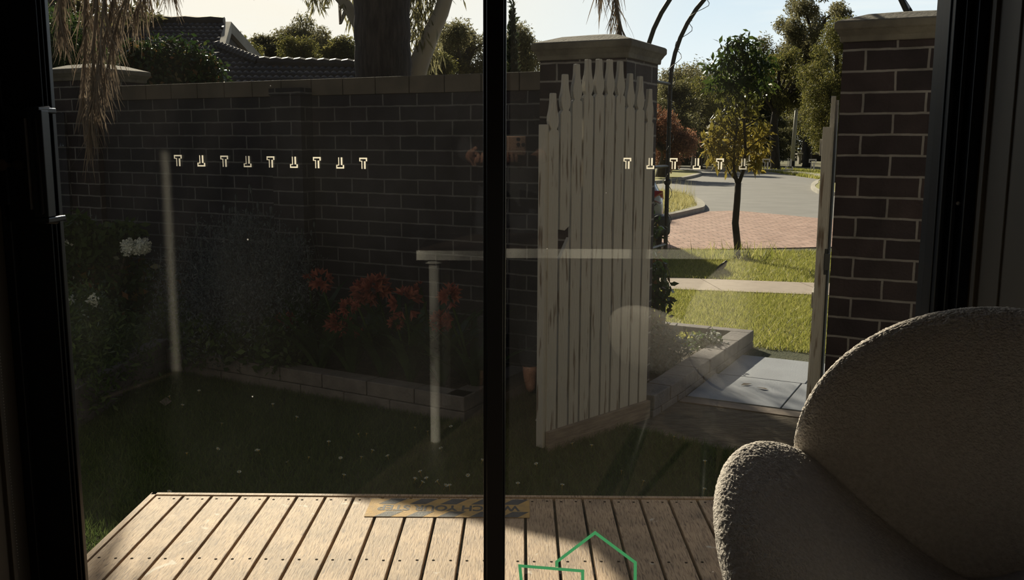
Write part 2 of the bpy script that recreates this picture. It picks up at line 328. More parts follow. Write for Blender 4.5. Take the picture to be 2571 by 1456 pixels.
# ================================================================== THE ROOM
Z0 = -1.15          # floor and deck level (camera at 0)
DL, DR = -1.0, .875   # door opening
def struct(mb, name, m, **k): o = mb.build(name, m, **k); o['kind'] = 'structure'; return o
struct(MB().box(-3.3, 2.8, -3.4, 1.92, Z0-.2, Z0), 'floor', M['floor'])
struct(MB().box(-3.3, 2.8, -3.4, 1.92, 1.5, 1.65), 'ceiling', M['plaster'])
struct(MB().box(-3.4, -3.25, -3.4, 1.92, Z0-.2, 1.6), 'wall_left', M['plaster'])
struct(MB().box(2.7, 2.85, -3.4, 1.92, Z0-.2, 1.6), 'wall_right', M['plaster'])
struct(MB().box(-3.3, 2.8, -3.5, -3.35, Z0-.2, 1.6), 'wall_back', M['plaster'])
wf = MB()
wf.box(-3.3, -2.612, 1.62, 1.92, Z0-.3, 1.6).box(-2.492, DL, 1.62, 1.92, Z0-.3, 1.6).box(DR, 2.8, 1.62, 1.92, Z0-.3, 1.6)
wf.box(DL, DR, 1.62, 1.92, 1.25, 1.6).box(-2.612, -2.492, 1.62, 1.92, 1.42, 1.6)
struct(wf, 'wall_front', M['plaster'])
struct(MB().box(-3.25, -1.72, -1.12, -1.0, Z0, 1.5), 'wall_inner', M['plaster'])
struct(MB().box(-1.78, -1.68, -1.135, -.985, Z0, 1.2), 'trim_1', M['trimwhite'], bevel=.003)
# timber reveals beside the door
struct(MB().box(DR-.022, DR, 1.45, 1.86, Z0, 1.25).box(DR-.03, DR-.018, 1.735, 1.75, Z0, 1.25).box(DR-.026, DR-.018, 1.655, 1.66, Z0, 1.25), 'trim_2', M['reveal'], bevel=.002)
struct(MB().box(DL, DL+.012, 1.45, 1.86, Z0, 1.25).box(DL, DL+.02, 1.70, 1.715, Z0, 1.25), 'trim_3', M['reveal'], bevel=.002)
struct(MB().box(DL, DR, 1.45, 1.86, 1.23, 1.25), 'trim_4', M['reveal'], bevel=.002)
# added narrow window slot, unseen, shaped to let sun onto the inner wall end
sw = MB().box(-2.612, -2.492, 1.78, 1.786, Z0, 1.42); struct(sw, 'added_sun_slot', M['glass'])

# sliding door (left leaf) ------------------------------------------------
d1 = thing('door_1', None, None, (0, 1.8, Z0), kind='structure')
fr = MB().box(DL+.012, DL+.03, -.03, .09, 0, 2.39).box(DL+.012, DR-.02, -.03, .09, 2.33, 2.4).box(DL, DR, -.03, .1, -.05, .02)
fr.build('door_frame', M['frame'], d1, bevel=.002)
MB().box(-.984, -.900, -.016, .02, .02, 2.33).box(-.900, -.894, -.010, .014, .06, 2.28).box(-.894, -.889, -.005, .009, .06, 2.28).build('stile', M['frame'], d1, bevel=.0015)
MB().box(-.0655, -.0335, -.018, .02, .02, 2.33).box(-.0335, -.0295, -.012, .02, .02, 2.33).box(-.0725, -.0655, -.006, .012, .06, 2.28).build('meeting_stile', M['frame'], d1, bevel=.0015)
MB().box(-.984, -.03, -.014, .018, .02, .1).box(-.984, -.03, -.014, .018, 2.28, 2.34).build('rail', M['frame'], d1, bevel=.0015)
MB().box(-.892, -.068, .0, .005, .095, 2.285).build('glass_pane', M['glass'], d1)
# handle: back plate, pull bar, lock, lever
Hh = MB().box(-.992, -.962, -.045, -.016, 1.03, 1.17)
Hh.box(-.984, -.895, -.030, -.016, .995, 1.215).build('handle_plate', M['frame'], d1, bevel=.004, seg=3)
hb = MB()
hb.tube([(-.885, -.028, 1.208), (-.885, -.075, 1.204), (-.882, -.083, 1.19), (-.880, -.083, 1.02), (-.882, -.075, 1.005), (-.885, -.028, 1.0)], .0075, 8)
hb.box(-.896, -.872, -.088, -.022, 1.2, 1.21).box(-.896, -.868, -.088, -.06, 1.01, 1.205).box(-.896, -.868, -.088, -.022, 1.0, 1.01)
hb.build('pull_handle', M['frame'], d1, bevel=.003, seg=2)
MB().box(-.899, -.896, -.091, -.085, 1.025, 1.19).build('handle_insert', mat('bright_edge', (.25, .25, .26), .3, .6), d1)
lc = MB(); lc.tube([(-.945, -.028, 1.105), (-.945, -.04, 1.105)], .0095, 18).build('lock_cylinder', mat('bronze_lock', (.10, .085, .06), .35, .8), d1)
lc = MB(); lc.tube([(-.972, -.028, 1.105), (-.972, -.046, 1.105)], .011, 18).build('lock_button', mat('tan_button', (.13, .1, .07), .5), d1)
lv = MB(); lv.tube([(-.912, -.03, 1.13), (-.910, -.052, 1.135)], .006, 10).ball((-.909, -.055, 1.139), .010, 12, sc=(.7, .6, 1.1)).tube([(-.909, -.055, 1.13), (-.915, -.05, 1.11), (-.917, -.045, 1.095)], [.004, .003, .0015], 8)
lv.build('latch_lever', M['chrome'], d1, smooth=True)['label'] = 'small chrome latch lever'

w1 = thing('window_1', None, None, (0, 1.84, Z0), kind='structure')
MB().box(-.06, -.03, -.01, .03, .02, 2.33).box(.797, .853, -.03, .03, .02, 2.33).box(.800, .808, -.045, -.03, .02, 2.33).box(.816, .824, -.055, -.03, .02, 2.33).box(.832, .853, -.07, -.03, .02, 2.33).build('side_frame', M['frame'], w1, bevel=.0015)
MB().box(-.06, .85, -.012, .03, .02, .09).box(-.06, .85, -.012, .03, 2.28, 2.34).build('rail', M['frame'], w1, bevel=.0015)
MB().box(-.035, .80, .0, .005, .085, 2.285).build('glass_pane', M['glass'], w1)
MB().tube([(.826, -.055, 1.04), (.826, -.058, 1.04)], .004, 10).build('screw', M['chrome'], w1)

# T shaped film marks on the glass ------------------------------------------
def tmesh():
    w, h, y = .0150, .0212, .0006
    m = MB(); t = .0026
    m.box = lambda x0, x1, y0, y1, z0, z1: m.add([(x0, 0, z0), (x1, 0, z0), (x1, 0, z1), (x0, 0, z1)], [(0, 1, 2, 3)])
    m.box(-w/2, w/2, 0, y, h/2-t, h/2); m.box(w/2-t, w/2, 0, y, h/2-.0068, h/2-t); m.box(-w/2, -w/2+.0020, 0, y, h/2-.0072, h/2-t)
    m.box(-w/2, -.0018, 0, y, h/2-.0072, h/2-.0058); m.box(-.0034, -.0018, 0, y, -h/2, h/2-.0072); m.box(.0014, .0044, 0, y, -h/2, h/2-.0066)
    return m
def tmesh2():
    m = tmesh(); m.v = [(x, y, -z) for x, y, z in m.v]; m.f = [f[::-1] for f in m.f]; return m
order = ['first', 'second', 'third', 'fourth', 'middle', 'sixth', 'seventh', 'eighth', 'last']
me_up = tme = None
for pane, (xa, xb, ya, yb, yy) in enumerate([(447, 912, 404, 411, 1.7985), (1575, 2040, 411, 414, 1.8385)]):
    for k in range(9):
        t = k/8; p = ony(xa+(xb-xa)*t, ya+(yb-ya)*t-1, yy)
        up = k % 2 == 0
        key = 'tmark_up' if up else 'tmark_down'
        if key not in bpy.data.meshes:
            o = (tmesh() if up else tmesh2()).build('film_mark', M['cream_film']); o.data.name = key
        else:
            o = bpy.data.objects.new('film_mark', bpy.data.meshes[key]); C.objects.link(o)
        o.location = p
        tag(o, f"{'upright' if up else 'upside-down'} cream outline T sticker, {order[k]} from the left on the {'left' if pane == 0 else 'right'} glass pane", 'sticker', 'T shaped safety marks on the glass')

# green house outline sticker
def stroke(mb, pts, w, y0):
    """mitred ribbon along a polyline in the glass plane"""
    Pp = [Vector((p[0], p[1])) for p in pts]; n = len(Pp); vs = []
    for i in range(n):
        d0 = (Pp[i]-Pp[i-1]).normalized() if i else (Pp[1]-Pp[0]).normalized()
        d1 = (Pp[i+1]-Pp[i]).normalized() if i < n-1 else d0
        n0 = Vector((-d0.y, d0.x)); n1 = Vector((-d1.y, d1.x)); m = (n0+n1).normalized(); k = w/2/max(.3, m.dot(n0))
        for s_ in (-1, 1): q_ = Pp[i]+m*k*s_; vs.append((q_.x, y0, q_.y))
    mb.add(vs, [(2*i, 2*i+1, 2*i+3, 2*i+2) for i in range(n-1)])
P = lambda px, py: (lambda v: (v.x, v.z))(ony(px, py, 1.838))
gs = thing('house_logo_sticker', 'green outline house shaped sticker low on the right glass pane', 'sticker', (P(1450, 1400)[0], 1.838, P(1450, 1400)[1]))
g1 = MB(); stroke(g1, [P(1398, 1423), P(1398, 1410), P(1494, 1337), P(1595, 1412), P(1594, 1560)], .0065, 1.8375)
g1.build('roof_outline', M['green_film'], gs, world=True)
g2 = MB(); stroke(g2, [P(1318, 1550), P(1305, 1420), P(1463, 1433), P(1462, 1560)], .0065, 1.8372)
g2.build('wall_outline', M['green_film'], gs, world=True)

# blind chain
bc = MB()
for i in range(150):
    z = .10-i*.0062
    bc.ball((-.9785+.0015*math.sin(i*.05), 1.712, z), .0012, 6)
tag(bc.build('blind_chain', mat('bead_plastic', (.45, .42, .38), .4)), 'thin white bead chain of the blind hanging at the left jamb', 'blind chain')

# ------------------------------------------------------------------ boucle chair
def pad(name, fn, nu, nv, mat_, parent, disp=.0032):
    """fn(th, ph) -> point on a closed pebble shape"""
    bm = bmesh.new(); bmesh.ops.create_icosphere(bm, subdivisions=8, radius=1)
    V = np.array([v.co[:] for v in bm.verts]); Fq = np.array([[v.index for v in f.verts] for f in bm.faces]); bm.free()
    V = np.array([fn(math.acos(max(-1, min(1, p[2]))), math.atan2(p[1], p[0])) for p in V])
    me = fastmesh(name, V, Fq)
    o = link(name, me, mat_, parent, False, True)
    tx = bpy.data.textures.new(name+'_loops', 'CLOUDS'); tx.noise_scale = .0034; tx.noise_depth = 1; tx.noise_basis = 'VORONOI_F1'
    dm = o.modifiers.new('loops', 'DISPLACE'); dm.texture = tx; dm.strength = disp; dm.mid_level = .5; dm.texture_coords = 'LOCAL'
    tx2 = bpy.data.textures.new(name+'_lumps', 'CLOUDS'); tx2.noise_scale = .012; tx2.noise_depth = 2
    dm = o.modifiers.new('lumps', 'DISPLACE'); dm.texture = tx2; dm.strength = disp*.5; dm.mid_level = .5; dm.texture_coords = 'LOCAL'
    return o
CH = thing('lounge_chair', 'cream boucle chair with rounded oval back beside the glass door', 'chair', (.545, 1.09, Z0), math.atan2(-.86, -.5)+PI/2)
# local frame: -y is forward, x to the sitter's left ... heights above the floor
def sgn(a, p): return math.copysign(abs(a)**p, a)
def back_fn(th, ph):
    a, b, t = .268, .225, .042
    u = math.sin(th)*math.cos(ph); w = math.sin(th)*math.sin(ph); n = sgn(math.cos(th), .75)
    r = math.hypot(u, w)
    if r > 1e-6: s = (r**.62)/r; u *= s; w *= s
    x = a*u; z = b*w; y = -n*t*1.0
    y += -.9*x*x - .10*z*z
    tilt = math.radians(13)
    return (x+.018, .235+y*math.cos(tilt)+(z)*math.sin(tilt), .700+z*math.cos(tilt)-y*math.sin(tilt)*.5)
def seat_fn(th, ph):
    t = .055
    u = math.sin(th)*math.cos(ph); w = math.sin(th)*math.sin(ph); n = sgn(math.cos(th), .85)
    r = math.hypot(u, w)
    if r > 1e-6: s = (r**.8)/r; u *= s; w *= s; r = r**.8
    x = .300*u; y = .285*w
    rise = .205*abs(u)**1.7 + .065*abs(u)*max(0, w+.25)**1.5 - .04*max(0, -w)**2
    nx = -.55*abs(u)**1.0*math.copysign(1, u); L = math.sqrt(1+nx*nx)
    return (x+n*t*nx/L, y-.0+n*t*(-.3*max(0, w)), .505+rise+n*t/L)
pad('backrest', back_fn, 520, 300, M['boucle'], CH)
pad('seat', seat_fn, 520, 300, M['boucle'], CH)
for sx_, sy_ in ((1, 1), (-1, 1), (1, -1), (-1, -1)):
    MB().tube([(.11*sx_, .11*sy_, .44), (.2*sx_, .2*sy_, .0)], [.014, .009], 12).build('leg', M['metal_dark'], CH, smooth=True)

# ------------------------------------------------------------------ table behind the glass reflection
TB = thing('desk', 'white table with round white legs standing in front of the camera, mirrored in the glass', 'table', (.055, -.17, Z0))
MB().box(-.445, 1.15, -.3, .31, .715, .751).build('tabletop', M['white'], TB, bevel=.001)
MB().box(-.443, 1.148, -.298, .308, .7505, .754).build('top_surface', mat('dark_laminate', (.05, .035, .028), .6), TB)['label'] = 'dark brown top surface'
for sx_ in (-1, 1):
    for sy_ in (-1, 1):
        x = .383*sx_+(.70 if sx_ > 0 else 0); y = .005+.26*sy_
        MB().tube([(x, y, 0), (x, y, .70)], .02, 24).tube([(x, y, .70), (x, y, .715)], .035, 24).build('leg', M['white'], TB, smooth=False)

# ================================================================== GARDEN
def gz(x, y):
    if y < 6: return -1.35
    if y < 13: return -1.35-.25*(y-6)/7
    return -1.6

def gridmesh(x0, x1, y0, y1, nx, ny, dz=0, fn=gz):
    V = []; Q = []
    for j in range(ny+1):
        for i in range(nx+1):
            x = x0+(x1-x0)*i/nx; y = y0+(y1-y0)*j/ny; V.append((x, y, fn(x, y)+dz))
    for j in range(ny):
        for i in range(nx): a = j*(nx+1)+i; Q.append((a, a+1, a+nx+2, a+nx+1))
    return V, Q
V, Q = gridmesh(-60, 90, 1.9, 14.8, 60, 80)
o = link('ground', fastmesh('ground', V, Q), M['lawnbase']); o['kind'] = 'structure'
V, Q = gridmesh(-120, 160, 14.8, 260, 20, 20, -.01)
o = link('park_ground', fastmesh('park_ground', V, Q), M['dryground']); o['kind'] = 'structure'

# deck -----------------------------------------------------------------
DK = thing('deck', 'timber deck of pale weathered boards outside the glass door', 'deck', (0, 1.93, Z0))
db = MB(); x = -1.195
xs = []
while x < 2.2:
    db.box(x+.0025, x+.0875, 0, .990, -.022, 0); xs.append(x); x += .0935
db.build('decking_boards', M['deck'], DK, bevel=.0022, seg=2)
ed = MB().box(-1.215, 2.25, .996, 1.015, -.14, .002); ed.build('front_fascia', M['deck'], DK, bevel=.001)
MB().box(-1.217, -1.197, 0, 1.015, -.14, .002).build('side_fascia', M['deck'], DK, bevel=.001)
j = MB()
for yy in (.06, .52, .96): j.box(-1.19, 2.2, yy-.022, yy+.022, -.12, -.024)
j.build('joist', M['metal_dark'], DK)
scm = mat('rusty_screw', (.012, .008, .006), .95, spec=.05); first = None; rest = MB()
for bi, x in enumerate(xs):
    for yy in (.06, .525, .966):
        for dx in (.021, .069):
            y_ = yy+random.uniform(-.003, .003)
            if yy > .5 and bi < 21:
                if first is None: first = MB().tube([(0, 0, -.002), (0, 0, .0006)], .0042, 12).build('screw', scm, DK); o = first
                else: o = first.copy(); C.objects.link(o)
                o.location = (x+dx, y_, 0)
            else: rest.tube([(x+dx, y_, -.002), (x+dx, y_, .0006)], .0042, 8)
rest.build('far_screws', scm, DK)['kind'] = 'stuff'

# safety tape with text --------------------------------------------------
pa = onz(913, 1301, Z0); pb = onz(1330, 1301, Z0); pc = onz(1328, 1256, Z0)
tw = pb.x-pa.x; td = pc.y-pb.y
ST = thing('safety_tape', 'yellow and black striped WATCH YOUR STEP grip tape on the deck edge', 'safety tape', ((pa.x+pb.x)/2, (pb.y+pc.y)/2, Z0+.0008))
ymat = mat('worn_yellow_grip', (.60, .36, .10), .75, col2=(.42, .27, .10), scale=30, bump=1, bscale=260, bdist=.002)
kmat = mat('worn_black_grip', (.045, .045, .05), .7, col2=(.08, .08, .08), scale=30, bump=1, bscale=260, bdist=.002)
MB().box(-tw/2, tw/2, -td/2, td/2, 0, .0012).build('tape_base', ymat, ST)
stp = MB(); n_ = 5
for row, (ya, yb) in enumerate(((-td/2+.0, -td/2+td*.30), (td/2-td*.30, td/2-.0))):
    for k in range(n_):
        x0 = -tw/2+.03+k*(tw-.02)/n_; wdt = (tw/n_)*.5; sl_ = .035
        pts = [(x0, ya, .0012), (x0+wdt, ya, .0012), (min(x0+wdt+sl_, tw/2), yb, .0012), (min(x0+sl_, tw/2-.01), yb, .0012)]
        MB().prism(pts, (0, 0, .0004)).build('black_stripe', kmat, ST)
fc = bpy.data.curves.new('step_text', 'FONT'); fc.body = 'WATCH YOUR STEP'; fc.size = td*.40; fc.align_x = 'CENTER'; fc.align_y = 'CENTER'; fc.extrude = .0004; fc.offset = .0016
fo = bpy.data.objects.new('tmp', fc); C.objects.link(fo); bpy.context.view_layer.update()
tm = bpy.data.meshes.new_from_object(fo.evaluated_get(bpy.context.evaluated_depsgraph_get())); bpy.data.objects.remove(fo)
co = np.array([v.co[:] for v in tm.vertices]); wx = co[:, 0].max()-co[:, 0].min(); s_ = tw*.88/wx
for v in tm.vertices: v.co = (-v.co.x*s_, -v.co.y, v.co.z+.0014)
link('lettering', tm, kmat, ST)

# garden brick wall, piers and pillars -------------------------------------
AZ = math.radians(-27)
wd = Vector((math.cos(AZ), math.sin(AZ), 0)); wnm = Vector((math.sin(-AZ)*1.0, math.cos(AZ), 0))  # into distance
GW = thing('brick_garden_wall', 'long dark brick garden wall with pale coping behind the flower bed', 'wall', (0.25, 5.10, -1.42), AZ)
# local x along the wall (to the right), y away from the house
Lw = 3.65
MB().box(-Lw, .0, 0, .11, 0, 1.70).build('wall_body', M['brickwall'], GW)
cp = MB(); x = -Lw
while x < -.02:
    cp.box(x+.003, min(x+.237, 0), -.012, .12, 1.702, 1.702+.098); x += .24
cp.build('coping', mat('coping_block', (.125, .105, .085), .85, col2=(.09, .077, .063), scale=8, bump=.3), GW, bevel=.003)
MB().box(-1.975, -1.735, -.11, 0, 0, 1.70).box(-1.98, -1.73, -.115, 0, 1.702, 1.745).build('pier', M['brickwall'], GW)

def cap_mesh(w, ov):
    m = MB(); h = w/2
    def ring(e, z): return [(-h-e, -h-e, z), (h+e, -h-e, z), (h+e, h+e, z), (-h-e, h+e, z)]
    prof = [(0, 0), (.012, .0), (.014, .022), (ov*.55, .03), (ov*.8, .045), (ov, .052), (ov, .078), (ov-.008, .084), (-.08, .118), (-h+.03, .135)]
    vs = []; fs = []
    for e_, z in prof: vs += ring(e_, z)
    for i in range(len(prof)-1):
        for k in range(4): fs.append((i*4+k, i*4+(k+1) % 4, (i+1)*4+(k+1) % 4, (i+1)*4+k))
    fs += [(3, 2, 1, 0), tuple(range(len(prof)*4-4, len(prof)*4))]
    return m.add(vs, fs)
def pillar(cx, cy, w, top, label, rot=AZ, dx=0):
    t = thing('brick_pillar', label, 'pillar', (cx, cy, -1.42), rot, 'brick pillars with concrete caps')
    h = top+1.42
    o = MB().box(-w/2, w/2, -w/2, w/2, 0, h).build('brick_shaft', M['pillar'], t)
    cm = cap_mesh(w, .035); cm.v = [(x, y, z+h) for x, y, z in cm.v]; cm.build('pillar_cap', M['concrete'], t, bevel=.004)
    return t
M['pillar'] = brick_mat('pillar_brick', (.026, .020, .023), (.044, .032, .033), (.20, .19, .185), offx=.235)
pw = .45
def pc_from_corner(cx, cy, w=pw):  # near corner shared by the front and right faces
    c = Vector((cx, cy, 0))-wd*w/2+wnm*w/2; return c.x, c.y
cx, cy = pc_from_corner(.49, 4.50); pillar(cx, cy, pw, .395, 'brick pillar with concrete cap behind the white picket gate')
# right pillar: near-left corner on pixel (2100,362)
pl = ony(2103, 362, 4.0); c = Vector((pl.x, pl.y, 0))+wd*pw/2+wnm*pw/2
pillar(c.x, c.y, pw, .415, 'tallest looking brick pillar with concrete cap beside the right door frame')
cL = ony(253, 500, 6.72); cx, cy = pc_from_corner(cL.x, cL.y); pillar(cx, cy, pw, .425, 'brick pillar with concrete cap at the left end, half hidden by dead fronds')
# side wall going away behind the left pillar
SWL = thing('side_brick_wall', 'dark brick side wall left of the corner pillar behind the bushes', 'wall', (-3.35, 6.75, -1.42), AZ)
MB().box(-2.2, .0, .1, .21, 0, 1.62).build('wall_body', M['brickwall'], SWL)

# raised bed walls -----------------------------------------------------------
def bedwall(name, label, pts, top, w=.11, z0=-1.42):
    t = thing(name, label, 'garden edging', (pts[0][0], pts[0][1], z0), group='raised bed edgings')
    for i in range(len(pts)-1):
        a = Vector((*pts[i], 0)); b = Vector((*pts[i+1], 0)); d = b-a; L = d.length; n = max(1, round(L/.29)); hh = top-z0
        an = math.atan2(d.y, d.x)
        m = MB()
        for row in range(2):
            zc0, zc1 = (0, hh-.078) if row == 0 else (hh-.075, hh)
            off = 0 if row else .5
            for k in range(-1, n+1):
                s0 = max(0, (k+off)*L/n); s1 = min(L, (k+1+off)*L/n)
                if s1-s0 < .02: continue
                jx = random.uniform(-.004, .004)
                m.box(s0+.003, s1-.003, -w+jx, 0+jx, zc0, zc1)
        o = m.build('edging_blocks', M['edge'], t, bevel=.005)
        o.matrix_parent_inverse = Matrix(); o.location = (a.x-pts[0][0], a.y-pts[0][1], 0); o.rotation_euler = (0, 0, an)
    return t
M['edge'] = mat('edging_block', (.16, .145, .145), .9, col2=(.11, .10, .10), scale=12, bump=.5, bscale=60)
bedwall('bed_edging', 'low grey block edging around the shaded flower bed', [(-2.1, 5.40), (-.27, 4.38), (.05, 5.0)][::-1], -1.215)
bedwall('bed_edging', 'short block edging of the left flower bed beside the door handle side', [(-2.35, 3.3), (-2.1, 4.16), (-2.1, 5.44)][::-1], -1.16)
soil = MB().prism([(-2.05, 5.42, -1.27), (-.3, 4.45, -1.27), (0, 5.05, -1.27), (.2, 5.2, -1.27), (-3.0, 6.8, -1.27), (-4.2, 6.8, -1.2), (-4.2, 3.2, -1.2), (-2.4, 3.2, -1.2), (-2.14, 4.2, -1.2), (-2.14, 5.4, -1.2)], (0, 0, -.15))
struct(soil, 'bed_soil', M['soil'])
# bed right of the path
bedwall('bed_edging', 'pale block edging of the bed beside the grey path slabs', [(.66, 4.50), (.89, 4.90), (1.10, 5.30), (1.52, 6.08)][::-1], -1.235, w=.13)
bedwall('bed_edging', 'block edging at the far side of the bed behind the metal arch', [(1.52, 6.08), (.5, 6.62)], -1.235, w=.1)
struct(MB().prism([(.56, 4.55, -1.29), (1.0, 5.25, -1.29), (1.42, 6.05, -1.29), (.5, 6.55, -1.29), (.1, 5.6, -1.29)], (0, 0, -.1)), 'bed_ground', M['soil'])

# path slabs -------------------------------------------------------------------
e1 = Vector((math.cos(math.radians(63)), math.sin(math.radians(63)), 0)); e2 = Vector((wd.x, wd.y, 0))
orig = Vector((.893, 4.898, 0))
k = 0
names = ['near left', 'near middle', 'near right', 'far left', 'far middle', 'far right']
for r in range(2):
    for c_ in range(3):
        a = orig+e1*(r*.57)+e2*(c_*.5+(.0 if r == 0 else .02))
        m = MB(); g = .004
        pts = [a+e1*g+e2*g, a+e2*(.5-g)+e1*g, a+e2*(.5-g)+e1*(.57-g), a+e1*(.57-g)+e2*g]
        m.prism([(p.x-a.x, p.y-a.y, 0) for p in pts], (0, 0, .035))
        o = m.build('path_slab', M['slab'], bevel=.002); o.location = (a.x, a.y, -1.377)
        tag(o, f'grey paving slab inside the gateway, {names[k]} of the set', 'paving slab', 'grey path slabs'); k += 1
dm = MB(); pts = [orig-e2*.4-e1*.02, orig+e2*1.7-e1*.02, orig+e2*1.7-e1*.75, orig+e2*.5-e1*.8, orig-e2*.25-e1*.62, orig-e2*.45-e1*.3]
dm.prism([(p.x, p.y, -1.352) for p in pts], (0, 0, .006)); dd = struct(dm, 'dirt_threshold', M['dirt'])
tb_ = MB().box(0, 1.8, -.1, 0, 0, .03); o = tb_.build('timber_edge', M['rawwood']); q = orig-e1*.02; o.location = (q.x, q.y, -1.372); o.rotation_euler = (0, 0, AZ)
tag(o, 'weathered timber sleeper along the near side of the slabs', 'timber edging')

# ------------------------------------------------------------------ picket gates
def gate(g0, g1, label, tops, broken=True, flip=False):
    d = Vector(g1)-Vector(g0); L = d.length; an = math.atan2(d.y, d.x)
    t = thing('picket_gate', label, 'gate', (*g0, -1.33), an, 'white timber gate leaves')
    n = len(tops); pitch = L/n; w = pitch*.84
    def prof(ht):
        h = w/2; zt = ht
        p = [(h, 0), (h, zt-.165), (h*.86, zt-.156), (h*.55, zt-.150), (h*.8, zt-.135), (h*.93, zt-.115), (h*.88, zt-.095), (h*.6, zt-.066), (h*.46, zt-.04), (h*.4, zt-.004), (h*.32, zt)]
        return p+[(-x, z) for x, z in reversed(p)]
    for i, ht in enumerate(tops):
        xc = (i+.5)*pitch; th = .019
        if broken and i == 1:
            zb = onz_gate(1405, 572); zl0 = zb-.045; zl1 = zb-.14
            pr = [(x, z) for x, z in prof(ht) if z > zb]; pr = [(w/2, zb+.005)]+pr+[(-w/2, zb-.008), (0, zb-.014)]
            MB().prism([(xc+x, 0, z) for x, z in pr], (0, th, 0)).build('picket', M['gatewood'], t, bevel=.0015)
            MB().prism([(xc-w/2, 0, 0), (xc+w/2, 0, 0), (xc+w/2, 0, zl0), (xc-w/2, 0, zl1)], (0, th, 0)).build('picket', M['gatewood'], t, bevel=.0015)
        else:
            MB().prism([(xc+x, 0, z) for x, z in prof(ht)], (0, th, 0)).build('picket', M['gatewood'], t, bevel=.0015)
    MB().box(.0, L, -.02, 0, -.02, .075).build('bottom_rail', M['rawwood'], t, bevel=.002)
    for z in (.62, 1.28): MB().box(0.02, L-.02, .019, .055, z, z+.07).build('back_rail', M['gatewood'], t, bevel=.002)
    MB().box(-.012, .008, .004, .045, .0, tops[0]-.13).build('gate_stile', M['gatewood'], t, bevel=.002)
    a = Vector((.02, .037, .1)); b = Vector((L-.05, .037, 1.25)); nn = Vector((-(b-a).z, 0, (b-a).x)).normalized()*.03
    MB().prism([a-nn, b-nn, b+nn, a+nn], (0, .018, 0)).build('brace', M['gatewood'], t)
    return t
G0 = Vector((.112, 3.97)); G1 = Vector((.63, 4.503))
def gate_hit(px, py):
    d = ray(px, py); gd = (G1-G0).normalized(); nrm = Vector((-gd.y, gd.x))
    t = G0.dot(nrm)/(d.x*nrm.x+d.y*nrm.y); return d*t
def onz_gate(px, py): return gate_hit(px, py).z+1.33
tp = [(1385, 233), (1411, 185), (1445, 160), (1473, 148), (1498, 147), (1523, 148), (1551, 152), (1575, 183), (1600, 190), (1620, 222)]
gate(G0, G1, 'open white picket gate with flaking paint and one broken picket', [onz_gate(*p) for p in tp])
h0 = Vector((pl.x-.015, pl.y+.01)); 
gate(h0, h0+Vector((math.cos(math.radians(70)), math.sin(math.radians(70))))*.5, 'white gate leaf seen edge-on against the right brick pillar', [1.53, 1.51, 1.5, 1.5, 1.51, 1.53], broken=False)
hg = MB().box(-.02, .0, -.012, .012, 0, .07).tube([(-.012, 0, -.02), (-.012, 0, .09)], .007, 8); o = hg.build('gate_hinge', M['metal_dark']); p = ony(2078, 660, pl.y); o.location = (p.x+.004, p.y, p.z-.03)
tag(o, 'dark metal hinge on the right gate post', 'hinge')

# ------------------------------------------------------------------ metal arch
AR = thing('garden_arch', 'dark metal garden arch with string lights over the gateway', 'arch', (.84, 5.42, -1.38), AZ)
def hoop(y, name):
    R = .66; sp = 1.71; path = [(0, y, 0), (0, y, .8), (0, y, sp)]
    for i in range(1, 24): an = PI*i/24; path.append((R-R*math.cos(an), y, sp+R*math.sin(an)*1.0))
    path += [(2*R, y, sp), (2*R, y, 0)]
    MB().tube(path, .0125, 10).build(name, M['metal_dark'], AR, smooth=True)
hoop(0, 'hoop'); hoop(-.45, 'hoop')
for z in (.15, .8, 1.25, 1.71):
    MB().tube([(0, -.45, z), (0, 0, z)], .009, 8).build('crossbar', M['metal_dark'], AR)
    MB().tube([(1.32, -.45, z), (1.32, 0, z)], .009, 8).build('crossbar', M['metal_dark'], AR)
for an in (.8, 1.4, 2.0, 2.6):
    z = 1.71+.66*math.sin(an); x = .66-.66*math.cos(an)
    MB().tube([(x, -.45, z), (x, 0, z)], .009, 8).build('crossbar', M['metal_dark'], AR)
o = MB().ball((0, 0, 1.16), .022, 10).build('joint_collar', M['metal_dark'], AR)
SL = thing('string_lights', 'thin wire of small bulbs twisted around the metal arch', 'string lights', (.84, 5.42, -1.38), AZ)
pth = []; M['bulb'] = mat('bulb_plastic', (.3, .32, .3), .2)
for i in range(140):
    s = i/139*3.1
    if s < 1.71: b = Vector((0, 0, s))
    else: an = (s-1.71)/.66; b = Vector((.66-.66*math.cos(an), 0, 1.71+.66*math.sin(an)))
    off = .020 if s < 1.8 else .03
    p = b+Vector((off*math.cos(i*.9)+.012, off*math.sin(i*.9)-.01, -.02 if s > 1.8 else 0)); pth.append(p)
    if i % 7 == 3:
        q = p+Vector((random.uniform(.02, .035), random.uniform(-.02, .0), random.uniform(-.02, .01))); MB().tube([p, q], .0022, 5).build('bulb', M['bulb'], SL)
MB().tube(pth, .0018, 5).build('wire', M['metal_dark'], SL)

